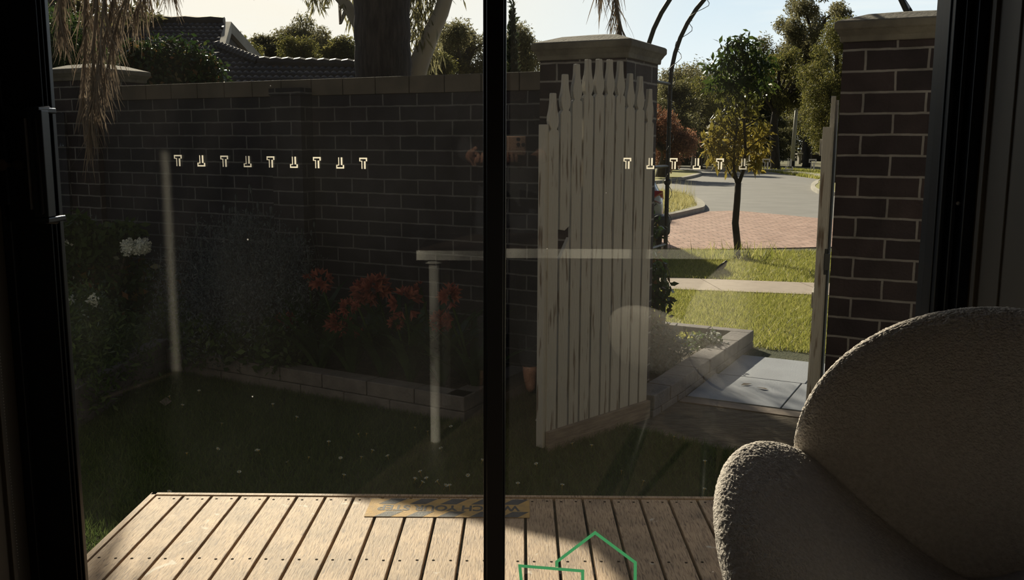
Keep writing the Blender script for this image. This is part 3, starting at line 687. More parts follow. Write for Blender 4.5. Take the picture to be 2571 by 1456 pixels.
# ------------------------------------------------------------------ foliage tools
def leaves(n, cen, rad, size, asp=.38, droop=0., shell=.0, fold=.25, jitter=.4, seed=None):
    """n leaves spread through ellipsoids; returns verts, quads"""
    cen = np.asarray(cen, float); rad = np.asarray(rad, float)
    if rad.ndim == 1: rad = np.repeat(rad[:, None], 3, 1)
    vol = np.prod(rad, 1)**(.75); idx = rng.choice(len(cen), n, p=vol/vol.sum())
    d = rng.normal(size=(n, 3)); d /= np.linalg.norm(d, axis=1)[:, None]
    r = rng.random(n)**(1/3)*(1-shell)+shell*(.85+.15*rng.random(n))
    P_ = cen[idx]+d*r[:, None]*rad[idx]*(1+.12*rng.normal(size=(n, 1)))
    ax = rng.normal(size=(n, 3)); ax[:, 2] -= droop; ax /= np.linalg.norm(ax, axis=1)[:, None]
    sd = np.cross(ax, rng.normal(size=(n, 3))); sd /= np.linalg.norm(sd, axis=1)[:, None]
    nn = np.cross(ax, sd)
    L = size*(1+jitter*(rng.random(n)-.5)*2); L = L[:, None]
    a = P_; b = P_+ax*L*.45+sd*L*asp*.5+nn*L*fold*.3; c = P_+ax*L+nn*L*.08; e_ = P_+ax*L*.45-sd*L*asp*.5+nn*L*fold*.3
    V = np.stack([a, b, c, e_], 1).reshape(-1, 3); Q = np.arange(4*n).reshape(n, 4)
    return V, Q
def foliage(name, m, parent, *args, **k):
    V, Q = leaves(*args, **k); return link(name, fastmesh(name, V, Q), m, parent, True)

def crown_blobs(c, rx, rz, n, r):
    out_ = []
    for i in range(n):
        d = rng.normal(size=3); d /= np.linalg.norm(d); q = rng.random()**.33
        out_.append((c[0]+d[0]*rx*q, c[1]+d[1]*rx*q, c[2]+d[2]*rz*q))
    return out_, [r*random.uniform(.7, 1.25) for _ in range(n)]

def tree(name, label, cat, base, h, rx, rz, m, nleaf, lsize, trunk_r, barkm='bark', group=None, nb=16, cz=None, lean=(0, 0), droop=.6, blob=.42, asp=.35):
    base = Vector(base); t = thing(name, label, cat, base, group=group)
    top = base+Vector((lean[0], lean[1], h)); cc = Vector((top.x, top.y, base.z+(cz if cz else h-rz)))
    bl_, rr = crown_blobs(cc, rx*.88, rz*.88, nb, min(rx, rz)*blob)
    tk = MB(); mid = base.lerp(cc, .5)+Vector((random.uniform(-.2, .2)*trunk_r*4, 0, 0))
    tk.tube([base-Vector((0, 0, .1)), base+Vector((0, 0, .3)), mid, cc], [trunk_r*1.3, trunk_r, trunk_r*.8, trunk_r*.35], 8)
    for b in bl_[:min(nb, 12)]:
        b = Vector(b); s = mid.lerp(cc, random.uniform(.1, .9)); tk.tube([s, s.lerp(b, .5)+Vector((0, 0, .05*h)), b], [trunk_r*.45, trunk_r*.3, trunk_r*.08], 6)
    tk.build('trunk', M[barkm], t, world=True, smooth=True)
    foliage('crown', m, t, nleaf, bl_, rr, lsize, asp=asp, droop=droop)
    return t

# ------------------------------------------------------------------ lawn and verges
def blades(n, region, hgt, wid, zf=gz, lean=.5):
    P_ = region(n); n = len(P_)
    z = np.array([zf(x, y) for x, y in P_]); h = hgt*(.5+rng.random(n))
    an = rng.random(n)*2*PI; l = lean*h*rng.random(n); la = rng.random(n)*2*PI
    wv = np.stack([np.cos(an), np.sin(an), np.zeros(n)], 1)*(wid*(.6+.8*rng.random(n)))[:, None]/2
    b = np.column_stack([P_, z]); tip = b+np.column_stack([np.cos(la)*l, np.sin(la)*l, h])
    V = np.stack([b-wv, b+wv, tip], 1).reshape(-1, 3); return V, np.arange(3*n).reshape(n, 3)
def inpoly(P_, poly):
    x, y = P_[:, 0], P_[:, 1]; ins = np.zeros(len(P_), bool); n = len(poly)
    for i in range(n):
        x1, y1 = poly[i]; x2, y2 = poly[(i+1) % n]
        c_ = ((y1 > y) != (y2 > y)) & (x < (x2-x1)*(y-y1)/(y2-y1+1e-12)+x1); ins ^= c_
    return ins
def region(poly, holes=(), bias=0):
    poly = [(p[0], p[1]) for p in poly]; xs_ = [p[0] for p in poly]; ys_ = [p[1] for p in poly]
    def f(n):
        u = rng.random(n*2)
        if bias: u = u**bias
        P_ = np.column_stack([rng.uniform(min(xs_), max(xs_), n*2), min(ys_)+(max(ys_)-min(ys_))*u])
        P_ = P_[inpoly(P_, poly)]
        for h_ in holes: P_ = P_[~inpoly(P_, h_)]
        return P_[:n]
    return f
dirtp = [(p.x, p.y) for p in pts]
lawn = [(-2.3, 2.9), (-2.08, 4.16), (-2.1, 5.4), (-.27, 4.38), (.03, 4.95), (.5, 4.45), (.65, 4.5), (2.2, 3.9), (2.2, 2.95)]
V, Q = blades(110000, region(lawn, [dirtp]), .030, .0045, lean=1.3)
tag(link('lawn', fastmesh('lawn', V, Q), M['lawngrass']), 'short green lawn between the deck and the flower bed', 'grass', kind='stuff')
PATH_N = lambda x: 9.08+(x-2.31)*-.30; PATH_F = lambda x: PATH_N(x)+1.12
slabfar = [(1.40, 6.0), (3.4, 5.0)]
near_v = [(.3, 6.7), (1.55, 6.15), (4.2, 4.8), (6.5, 4.0), (6.5, PATH_N(6.5)), (-1.0, PATH_N(-1.0))]
V, Q = blades(150000, region(near_v, bias=.85), .035, .006, lean=1.2)
tag(link('front_lawn', fastmesh('front_lawn', V, Q), M['vergegrass']), 'sunlit grass between the gateway and the footpath', 'grass', kind='stuff')
far_v = [(-2, PATH_F(-2)), (7, PATH_F(7)), (7, 13.9), (-2, 14.4)]
V, Q = blades(110000, region(far_v), .04, .009, lean=1.2)
tag(link('street_verge', fastmesh('street_verge', V, Q), M['vergegrass']), 'sunlit grass verge around the young street tree', 'grass', kind='stuff')
fp = MB()
Xs = [-12, -4, -1, 1.0, 2.0, 3.0, 5, 9, 18]
for i in range(len(Xs)-1):
    a, b = Xs[i], Xs[i+1]
    fp.prism([(a+.006, PATH_N(a), gz(a, PATH_N(a))+.0), (b-.006, PATH_N(b), gz(b, PATH_N(b))+.0), (b-.006, PATH_F(b), gz(b, PATH_F(b))+.0), (a+.006, PATH_F(a), gz(a, PATH_F(a))+.0)], (0, 0, .022))
struct(fp, 'footpath', M['path'])

# street, driveway, kerbs -----------------------------------------------------
ZS = -1.6
def poly_px(pl_, z): return [onz(x, y, z) for x, y in pl_]
rd = [onz(1500, 600, ZS), onz(2350, 600, ZS), (60, 19, ZS), (60, 52, ZS)]+[onz(*p, ZS) for p in ((2300, 470), (2072, 453), (2040, 444), (1930, 431), (1800, 425), (1560, 418), (1400, 416))]
struct(MB().prism([(p[0], p[1], ZS-.03) for p in rd], (0, 0, .035)), 'road', M['asphalt'])
M['paver'] = brick_mat('pink_paver', (.42, .27, .215), (.52, .35, .29), (.22, .15, .12), bw=.25, rh=.22, ms=.022, planar=True, bump=.3)
dv = poly_px([(1500, 634), (2140, 621), (2130, 558), (2085, 552), (1850, 530), (1755, 533), (1660, 556), (1500, 575)], ZS)
struct(MB().prism([(p.x, p.y, ZS-.02) for p in dv], (0, 0, .035)), 'driveway', M['paver'])
def island(name, pxs, label, m, kerb_w=.15, ht=.13):
    P_ = poly_px(pxs, ZS); cen = sum(P_, Vector())/len(P_)
    t = thing(name, label, 'kerbed verge', (cen.x, cen.y, ZS), kind='structure')
    # smooth outline
    sm = []
    n = len(P_)
    for i in range(n):
        p0, p1, p2, p3 = P_[i-1], P_[i], P_[(i+1) % n], P_[(i+2) % n]
        for k in range(5):
            u = k/5; sm.append(.5*((2*p1)+(p2-p0)*u+(2*p0-5*p1+4*p2-p3)*u*u+(3*p1-p0-3*p2+p3)*u**3))
    out_ = [Vector((p.x, p.y, 0)) for p in sm]; inn = []
    for p in out_:
        d = Vector((cen.x, cen.y, 0))-p; inn.append(p+d.normalized()*min(kerb_w*1.6, d.length*.3))
    k_ = MB(); N_ = len(out_)
    vs = [(p.x, p.y, ZS) for p in out_]+[(p.x, p.y, ZS+ht*.9) for p in out_]+[(p.x, p.y, ZS+ht) for p in inn]
    fs = [(i, (i+1) % N_, N_+(i+1) % N_, N_+i) for i in range(N_)]+[(N_+i, N_+(i+1) % N_, 2*N_+(i+1) % N_, 2*N_+i) for i in range(N_)]
    k_.add(vs, fs).build('kerb', M['kerb'], t, world=True)
    MB().add([(p.x, p.y, ZS+ht-.01) for p in inn], [tuple(range(N_))]).build('turf', M['turf'], t, world=True)
    return [(p.x, p.y) for p in inn]
M['turf'] = mat('sunlit_turf', (.26, .26, .08), .95, col2=(.38, .36, .13), scale=2, bump=.6, bscale=20, bdist=.05)
i1 = island('verge_island', [(1400, 590), (1560, 570), (1660, 556), (1740, 538), (1770, 527), (1750, 506), (1690, 490), (1560, 480), (1400, 476)], 'near', M['turf'])
i2 = island('verge_island', [(1400, 468), (1560, 466), (1660, 460), (1735, 448), (1762, 439), (1745, 434), (1690, 431), (1560, 430), (1400, 430)], 'far', M['turf'])
i3 = island('verge_island', [(2044, 482), (2075, 490), (2200, 500), (2400, 505), (2400, 452), (2200, 449), (2090, 450), (2052, 458), (2036, 470)], 'right', M['turf'])
V, Q = blades(9000, region(i1), .10, .02, zf=lambda x, y: ZS+.12, lean=.6)
tag(link('island_grass', fastmesh('island_grass', V, Q), M['drygrass']), 'pale dry tufted grass on the kerbed island', 'grass', kind='stuff')
edge = [p for p in i1]
ew = [(x, y) for x, y in i1 if y > 21]
def tallr(n): 
    k_ = rng.integers(0, len(ew), n); P_ = np.array([ew[i] for i in k_])+rng.normal(size=(n, 2))*np.array([.25, .5]); P_ = P_[inpoly(P_, i1)]; return P_
V, Q = blades(500, tallr, .42, .008, zf=lambda x, y: ZS+.12, lean=.35)
tag(link('seed_grass', fastmesh('seed_grass', V, Q), M['drygrass']), 'wispy tall seed grass along the back of the kerbed island', 'grass', kind='stuff')
kb = [(1400, 416), (1560, 418), (1800, 425), (1930, 431), (2040, 444), (2072, 453), (2300, 472), (2500, 478)]
km = MB(); KP = [onz(*p, ZS) for p in kb]
for i in range(len(KP)-1): 
    a, b = KP[i], KP[i+1]; d = (b-a).normalized(); n_ = Vector((-d.y, d.x, 0))*.7
    km.prism([a-Vector((0, 0, .02)), b-Vector((0, 0, .02)), b+n_-Vector((0, 0, .02)), a+n_-Vector((0, 0, .02))], (0, 0, .15))
struct(km, 'far_kerb', M['kerb'])
# strip of green turf behind the far kerb
V, Q = blades(14000, region([(KP[2].x, KP[2].y+.5), (KP[3].x, KP[3].y+.5), (KP[5].x, KP[5].y+.8), (KP[6].x, KP[6].y+1), (KP[6].x+4, KP[6].y+14), (KP[3].x+2, KP[3].y+6)]), .14, .05, zf=lambda x, y: ZS, lean=.8)
tag(link('park_edge_grass', fastmesh('park_edge_grass', V, Q), M['vergegrass']), 'bright green grass strip behind the far kerb', 'grass', kind='stuff')
#MORE
# ------------------------------------------------------------------ neighbour's house
NH = thing('neighbour_house', 'neighbour house with dark tiled roof and white gable trim beyond the brick wall', 'house', (-6.0, 20.0, -1.5))
RS = math.tan(math.radians(22)); RY, RZ = 16.8, 1.37
def roof_hit(px, py):
    d = ray(px, py); t = (RZ-RS*RY)/(d.z-RS*d.y); return d*t
def tiles(name, pxs, parent, m):
    Pp = [roof_hit(*p) for p in pxs]; poly = [(p.x, p.y) for p in Pp]
    ys_ = [p[1] for p in poly]; xs_ = [p[0] for p in poly]; V = []; Q = []
    y = min(ys_); row = 0; tw_, tl = .115, .25
    while y < max(ys_):
        x = min(xs_)
        while x < max(xs_):
            if inpoly(np.array([[x+tw_/2, y+tl/2]]), poly)[0]:
                b = len(V)
                for j_, (yy, dz) in enumerate(((y, .0), (y-.004, .045), (y+tl, .0))):
                    for k_ in range(6):
                        u = k_/5; z = RZ+RS*(yy-RY)+dz*.7+.02*math.sin(PI*min(1, u*1.35))-(.01 if u > .75 else 0)
                        if j_ == 0: z -= .02
                        V.append((x+u*tw_, yy, z))
                for j_ in range(2):
                    for k_ in range(5): a = b+j_*6+k_; Q.append((a, a+1, a+7, a+6))
            x += tw_
        y += tl*math.cos(math.radians(22)); row += 1
    return link(name, fastmesh(name, V, Q), m, parent, True, True)
tiles('roof_tiles', [(-200, 50), (200, 51), (340, 53), (563, 58), (545, 120), (650, 161), (905, 168), (1010, 172), (1010, 225), (-200, 225)], NH, M['rooftile'])
base = MB(); q = [roof_hit(*p)-Vector((0, 0, .06)) for p in [(-200, 52), (563, 60), (545, 122), (650, 163), (1010, 174), (1010, 228), (-200, 228)]]
base.prism(q, (0, 0, -.12)).build('roof_deck', M['rooftile'], NH, world=True)
rg = MB()
for a, b in (((-200, 50), (563, 57)), ((545, 119), (650, 160)), ((650, 160), (1010, 171))):
    A, B = roof_hit(*a), roof_hit(*b); rg.tube([A+(B-A)*(i/24)+Vector((0, 0, .03+.02*(i % 2))) for i in range(25)], .085, 8)
rg.build('ridge_tiles', M['rooftile'], NH, world=True)
gp = roof_hit(563, 57); gq = roof_hit(545, 119); apex = gp; foot = gq
back = apex+Vector((.25, (apex.y-foot.y), -(apex.z-foot.z)*1.0))
gb = MB()
for a, b in ((foot, apex), (apex, back)):
    gb.prism([a+Vector((.02, 0, -.2)), b+Vector((.02, 0, -.2)), b+Vector((.02, 0, .02)), a+Vector((.02, 0, .02))], (.12, 0, 0))
gb.build('barge_board', M['kerb'], NH, world=True)['label'] = 'pale painted gable barge boards'
MB().prism([foot+Vector((0, 0, -.1)), apex+Vector((0, 0, -.1)), back+Vector((0, 0, -.1))], (-.05, 0, 0)).build('gable_panel', M['bark'], NH, world=True)
MB().box(-9, 3.4, -4.6, 1.5, 0, 1.9).build('house_wall', M['brickwall'], NH)

# ------------------------------------------------------------------ palm with dead fronds
PB = ony(967, 230, 7.8); PB = Vector((PB.x, 7.8, -1.4))
PT = thing('palm_tree', 'thick dark palm trunk behind the brick wall with dead fronds hanging', 'palm tree', PB)
tr_ = MB(); path = []; rads = []
for i in range(92):
    z = i*.075; path.append((.015*math.sin(z*2), 0, z)); rads.append(.232+.006*math.sin(i*1.9)+.006*random.random()+(.02 if i < 4 else 0)-.003*z)
tr_.tube(path, rads, 28).build('trunk', M['palmbark'], PT, smooth=True)
fb = MB()
for i in range(700):
    an = random.uniform(PI, 2*PI); z = random.uniform(1.2, 3.4); r = .236; L = random.uniform(.03, .09)
    c = Vector((r*math.cos(an), r*math.sin(an), z)); tn = Vector((-math.sin(an), math.cos(an), 0))*.003
    o_ = Vector((math.cos(an), math.sin(an), 0))*.008
    fb.add([c-tn, c+tn, c+o_+Vector((0, 0, -L))], [(0, 1, 2)])
fb.build('trunk_fibre', M['palmbark'], PT)['kind'] = 'stuff'
def frond(path, n, L, spread, parent, hang=.8, wid=.007, rr=.014):
    path = [Vector(p) for p in path]
    # refine
    pp = []
    m_ = len(path)
    for i in range(m_-1):
        p0, p1, p2, p3 = path[max(i-1, 0)], path[i], path[i+1], path[min(i+2, m_-1)]
        for k_ in range(8):
            u = k_/8; pp.append(.5*((2*p1)+(p2-p0)*u+(2*p0-5*p1+4*p2-p3)*u*u+(3*p1-p0-3*p2+p3)*u**3))
    pp.append(path[-1]); N_ = len(pp)
    m = MB(); m.tube(pp, [rr*(1-.75*i/N_) for i in range(N_)], 6)
    V = []; Fq = []
    for i in range(n):
        s = (N_-2)*(.12+.88*random.random()); k_ = int(s); c = pp[k_].lerp(pp[k_+1], s-k_)
        t_ = (pp[k_+1]-pp[k_]).normalized(); d = Vector((random.gauss(0, spread), random.gauss(0, spread), -hang))+t_*.5; d.normalize()
        ln = L*random.uniform(.5, 1.2)*(1-.35*s/N_); sd = d.cross(Vector((random.gauss(0, 1), random.gauss(0, 1), random.gauss(0, 1)))).normalized()*wid/2
        bend = Vector((random.gauss(0, .12), random.gauss(0, .12), -.25))
        p1 = c+d*ln*.35; p2 = p1+(d+bend).normalized()*ln*.35; p3 = p2+(d+bend*2.2).normalized()*ln*.3
        b = len(V); V += [c-sd, c+sd, p1+sd, p1-sd, p2+sd*.8, p2-sd*.8, p3+sd*.2, p3-sd*.2]
        Fq += [(b, b+1, b+2, b+3), (b+3, b+2, b+4, b+5), (b+5, b+4, b+6, b+7)]
    m.add(V, Fq)
    return m.build('dead_frond', M['dead'], parent, world=True)
crown_z = 3.0
def FP(px, py, y): return ony(px, py, y)
top = Vector((PB.x, PB.y, 5.2))
specs = [((300, -260, 6.7), (265, -40, 6.2), (250, 130, 6.05), (225, 330, 6.0)), ((360, -300, 6.6), (330, -60, 6.3), (290, 70, 6.2), (255, 240, 6.1)),
         ((250, -250, 6.8), (215, -30, 6.4), (215, 120, 6.3), (205, 300, 6.2)), ((330, -280, 6.9), (300, -100, 6.5), (275, 40, 6.3), (245, 200, 6.2)),
         ((430, -260, 6.9), (400, -120, 6.6), (370, -40, 6.5), (335, 40, 6.4)), ((220, -200, 6.9), (165, -60, 6.6), (150, 20, 6.5), (160, 90, 6.4)),
         ((480, -300, 7.2), (460, -160, 6.9), (440, -90, 6.8), (425, -50, 6.7)), ((270, -200, 6.5), (240, 40, 6.15), (232, 210, 6.05), (228, 360, 6.0))]
for i, s4 in enumerate(specs):
    pts_ = [top, top.lerp(FP(*s4[0]), .3)+Vector((0, 0, .5)), top.lerp(FP(*s4[0]), .75)+Vector((0, 0, .35))]+[FP(*q_) for q_ in s4]
    frond(pts_, 300, .42, .30, PT, hang=1.0)
frond([top, Vector((PB.x+.7, 7.5, 5.2)), Vector((PB.x+1.4, 7.2, 4.0)), FP(1490, -330, 7.0), FP(1535, -120, 6.9), FP(1548, 10, 6.85), FP(1560, 78, 6.8)], 240, .42, .38, PT, hang=.8, rr=.028)
frond([top, Vector((PB.x+.6, 7.6, 5.2)), Vector((PB.x+1.3, 7.3, 4.0)), FP(1440, -320, 7.2), FP(1480, -140, 7.1), FP(1500, -60, 7.0), FP(1512, 0, 7.0)], 160, .40, .34, PT, hang=.8)
for an in range(0, 360, 30):
    a = math.radians(an+8); dv_ = Vector((math.cos(a), math.sin(a), 0))
    m = MB(); pth_ = [top+Vector((0, 0, .2)), top+dv_*.8+Vector((0, 0, 1.1)), top+dv_*1.7+Vector((0, 0, 1.2)), top+dv_*2.4+Vector((0, 0, .75))]
    m.tube(pth_, [.03, .02, .012, .004], 5)
    for i in range(70):
        s = random.uniform(.25, 3); k_ = min(2, int(s)); c = pth_[k_].lerp(pth_[k_+1], s-k_); sd = dv_.cross(Vector((0, 0, 1)))*random.choice((-1, 1))
        e_ = c+sd*random.uniform(.3, .55)+dv_*.2+Vector((0, 0, -.18)); w_ = Vector((0, 0, .015)); m.add([c-w_, c+w_, e_], [(0, 1, 2)])
    m.build('green_frond', M['green'], PT, world=True)

# ------------------------------------------------------------------ gum tree with pale limbs behind the palm
GB = ony(1030, 240, 11.5); GB = Vector((GB.x-.1, 11.5, -1.5))
GT = thing('gum_tree', 'pale limbed gum tree forking behind the palm trunk', 'tree', GB, group='gum trees')
g = MB(); fk = ony(1028, 230, 11.5)
g.tube([GB, GB.lerp(fk, .6), fk], [.22, .19, .17], 12)
g.tube([fk, ony(1050, 165, 11.5), ony(1078, 95, 11.4), ony(1108, 30, 11.3), ony(1135, -60, 11.2), ony(1150, -200, 11.2)], [.15, .125, .105, .09, .08, .06], 12)
g.tube([fk-Vector((0, 0, .4)), ony(970, 160, 11.8), ony(905, 68, 11.9), ony(872, 15, 12), ony(835, -25, 12), ony(760, -110, 12)], [.15, .11, .085, .07, .055, .04], 12)
g.tube([ony(872, 15, 12), ony(855, 60, 12.0), ony(850, -60, 12.1)], [.03, .02, .02], 6)
g.build('limbs', M['gumbark'], GT, world=True, smooth=True)
cl = [ony(1060, 25, 11.4), ony(1055, 90, 11.6), ony(1075, 130, 11.8), ony(1050, -60, 11.5), ony(1100, -150, 11.4), ony(880, -110, 12), ony(700, -120, 12), ony(885, 10, 12.1), ony(790, -50, 12), ony(795, -20, 12.1), ony(980, -170, 12)]
foliage('foliage', M['gum'], GT, 5200, [tuple(p) for p in cl], [(.22, .3, .42), (.22, .3, .35), (.18, .3, .3), (.5, .5, .45), (.8, .6, .4), (.7, .6, .45), (.8, .5, .4), (.12, .2, .28), (.22, .3, .2), (.2, .3, .2), (.8, .5, .4)], .14, asp=.16, droop=2.5)

GL = thing('gum_tree', 'pale forked gum limbs at the top left corner behind the hanging fronds', 'tree', (-8.0, 17.5, -1.5), group='gum trees')
g = MB(); b_ = ony(110, 170, 17.5)
g.tube([(b_.x, 17.5, -1.5), b_, ony(130, 40, 17.5), ony(150, -60, 17.4)], [.22, .2, .16, .12], 10).tube([ony(120, 60, 17.5), ony(160, 10, 17.5), ony(190, -80, 17.4)], [.12, .1, .07], 10)
g.build('limbs', M['gumbark'], GL, world=True, smooth=True)
cl = [ony(40, 30, 17.6), ony(120, -30, 17.6), ony(180, 25, 17.5), ony(230, 30, 17.8), ony(60, 110, 17.5), ony(120, 130, 17.5), ony(330, 30, 18.5), ony(380, 45, 19), ony(150, 70, 18)]
foliage('foliage', M['darkgum'], GL, 5000, [tuple(p) for p in cl], [.5, .5, .35, .35, .6, .5, .35, .2, .4], .16, asp=.25, droop=1.2)

# trees beyond the wall, left to right  (label, px, top, half width px, D, material)
def bgtree(label, px, topy, hw, D, m, n=5000, ls=.2, basez=-1.6, asp=.3, nb=18, squash=1.0, name='broadleaf_tree', cat='tree', group='trees beyond the wall', tr=.16, bark='bark', blob=.42, botpx=None):
    if D < 40: ls *= .5; n = int(n*2.6); nb = int(nb*1.4)
    else: ls *= .75; n = int(n*1.5)
    P_ = ony(px, topy, D); h = P_.z-basez; rx = hw/F*D
    zb = ony(px, botpx, D).z if botpx else P_.z-rx*1.3
    rz = max(.3, (P_.z-zb)/2)
    return tree(name, label, cat, (P_.x, D, basez), h, rx, rz, M[m], n, ls, tr, bark, group, nb=nb, cz=P_.z-rz-basez, blob=blob, asp=asp)
bgtree('small sparse tree rising behind the white gable end', 600, 78, 55, 23, 'olive', 2500, .17, botpx=170)
bgtree('rounded grey green tree crown above the tiled roof, left of the palm', 685, 96, 85, 30, 'gum', 6000, .22, botpx=190)
bgtree('tallest crown above the tiled roof left of the palm trunk', 775, 50, 85, 31, 'gum', 7000, .22, botpx=190)
bgtree('broad crown just left of the palm trunk above the roof', 860, 100, 75, 29, 'olive', 5000, .2, botpx=200)
bgtree('pale green bushy crown in front of the taller ones above the roof', 750, 98, 62, 26, 'olive', 4500, .16, botpx=210)
bgtree('open crowned tree between the palm and the door mullion', 1160, 58, 110, 27, 'gum', 8000, .2, botpx=235, nb=26, blob=.34)
bgtree('low leafy tree right beside the pale gum limb', 1090, 120, 45, 24, 'olive', 3500, .16, botpx=230)
bgtree('round tree seen between the mullion and the brick pillar', 1310, 60, 62, 29, 'gum', 4500, .2, botpx=215)
def cypress(label, px, topy, D, hw):
    P_ = ony(px, topy, D); t = thing('cypress_tree', label, 'tree', (P_.x, D, -1.6), group='trees beyond the wall')
    h = P_.z+1.6; cs = [(P_.x, D, -1.2+h*.95*i/13) for i in range(14)]; rr = [hw/F*D*(1.15-(i/14)**1.6) for i in range(14)]
    foliage('crown', M['cypress'], t, 7000, cs, [(r, r, .45) for r in rr], .12, asp=.5, droop=-2)
    MB().tube([(0, 0, 0), (0, 0, h*.6)], [.1, .05], 8).build('trunk', M['bark'], t)
cypress('narrow dark cypress just right of the door mullion', 1287, 62, 22, 22)
# shrubs over the wall
def shrub(name, label, cat, cen, rad, m, n, ls, base, asp=.5, stems=6, group=None, droop=.2):
    base = Vector(base); t = thing(name, label, cat, base, group=group)
    foliage('foliage', M[m], t, n, cen, rad, ls, asp=asp, droop=droop)
    s = MB()
    for i in range(stems):
        c = Vector(random.choice(cen)); s.tube([base, base.lerp(c, .6)+Vector((random.uniform(-.05, .05), 0, .05)), c], [.012, .008, .003], 5)
    s.build('stems', M['bark'], t, world=True); return t
B = lambda px, py, y: tuple(ony(px, py, y))
shrub('camellia_shrub', 'glossy leaved shrub with rusty tips rising above the brick wall', 'shrub', [B(350, 160, 8.0), B(400, 150, 8.0), B(450, 150, 8), B(500, 165, 8), B(535, 185, 8), B(350, 200, 8), B(420, 210, 8), B(480, 215, 8), B(330, 120, 8), B(560, 215, 8.0)], [.16, .2, .2, .18, .12, .25, .25, .25, .08, .08], 'glossy', 9500, .045, (-3.2, 8.0, -1.4))
shrub('leafy_shrub', 'dark leafy shrub at the far left above the brick wall', 'shrub', [B(60, 120, 8.2), B(130, 110, 8.2), B(170, 150, 8.2), B(230, 160, 8.3), B(100, 200, 8.2), B(190, 90, 8.4), B(40, 60, 8.4), B(130, 60, 8.6)], [.3, .28, .25, .22, .3, .2, .3, .2], 'green', 9500, .05, (-4.0, 8.2, -1.4), asp=.35)

# ------------------------------------------------------------------ street side trees
def st(label, px, basey, topy, hw, m, n=6000, ls=.28, D=None, tr=.18, botpx=None, name='street_tree', **k):
    hw *= 1.3; n = int(n*1.5); ls *= .85; k = dict(k); k['nb'] = int(k.get('nb', 18)*1.7); k['blob'] = k.get('blob', .42)*.72
    if D is None: D = onz(px, basey, ZS).y
    return bgtree(label, px, topy, hw, D, m, n, ls, basez=ZS, name=name, group='trees across the street', tr=tr, botpx=botpx, **k)
st('rusty red leaved tree on the kerbed verge behind the metal arch', 1668, 442, 238, 62, 'rust', 6500, .24, botpx=425, D=42, tr=.28)
st('dark trunked tree second from the arch across the street', 1695, 425, 195, 70, 'darkgum', 6500, .3, botpx=400, D=54, tr=.3)
st('tree whose dark trunk stands left of the young street tree', 1757, 418, 185, 75, 'olive', 7000, .32, botpx=400, D=60, tr=.35)
st('feathery tall gum crown left of the young street tree', 1700, 415, 142, 70, 'gum', 5000, .36, botpx=300, D=75, tr=.3)
st('grey topped tree furthest left across the street', 1640, 415, 152, 45, 'gum', 3500, .36, botpx=350, D=78, tr=.3)
st('broad dark crown behind the young street tree', 1850, 415, 165, 100, 'darkgum', 8000, .4, botpx=400, D=72, tr=.35, nb=26)
st('tall crown right behind the young street tree top', 1925, 412, 88, 65, 'darkgum', 6500, .36, botpx=330, D=70, tr=.3)
st('wide leafy crown between the young tree and the right pillar', 1960, 420, 130, 85, 'olive', 8500, .3, botpx=275, D=56, tr=.3, nb=26)
st('tall airy gum crown highest at the upper right', 2050, 415, -45, 85, 'gum', 8000, .36, botpx=190, D=66, tr=.3, blob=.3)
st('big dark leafy tree right beside the brick pillar', 2112, 462, 35, 72, 'olive', 13000, .24, botpx=400, D=37, tr=.3, nb=30)
st('thin trunked park tree left of the white pole', 1943, 420, 300, 55, 'darkgum', 3500, .3, botpx=400, D=62, tr=.28)
st('second thin trunked park tree left of the white pole', 1922, 402, 280, 55, 'gum', 3500, .3, botpx=385, D=70, tr=.3)
st('park tree with pale trunk behind the white pole', 2030, 385, 250, 60, 'darkgum', 4500, .34, botpx=380, D=80, tr=.4)
for i, (px, topy, hw, D, mm) in enumerate([(1630, 162, 60, 105, 'gum'), (1735, 158, 60, 110, 'darkgum'), (1850, 165, 80, 108, 'gum'), (1990, 105, 80, 106, 'darkgum'), (2100, 40, 80, 110, 'gum'), (2210, 120, 90, 100, 'olive'), (2330, 60, 90, 95, 'gum')]):
    hw *= 1.6
    bgtree(f"distant tree of the park belt, {['behind the arch post', 'second from the arch post', 'right behind the young tree', 'behind the white pole', 'hidden by the pillar edge', 'just over the right pillar', 'at the top right beside the frame'][i]}", px, topy, hw, D, mm, 13000, .45, basez=ZS, name='park_tree', group='distant park trees', tr=.4, botpx=392, nb=22)
# low hedges in the park
for i, (a, b, D) in enumerate(((1625, 1760, 72), (1765, 1850, 80), (1870, 2110, 100))):
    A = ony(a, 395, D); Bp = ony(b, 395, D); n_ = 8
    cs = [(A.x+(Bp.x-A.x)*k_/n_, D, ZS+.7) for k_ in range(n_+1)]
    t = thing('park_hedge', f"low dark hedge in the park, {['leftmost behind the arch', 'behind the young tree', 'long one at the right'][i]}", 'hedge', (cs[4][0], D, ZS), group='park hedges')
    foliage('foliage', M['darkgum'], t, 3500, cs, [((Bp.x-A.x)/n_*.8, 1.2, .85 if i < 2 else 1.6)]*(n_+1), .3)

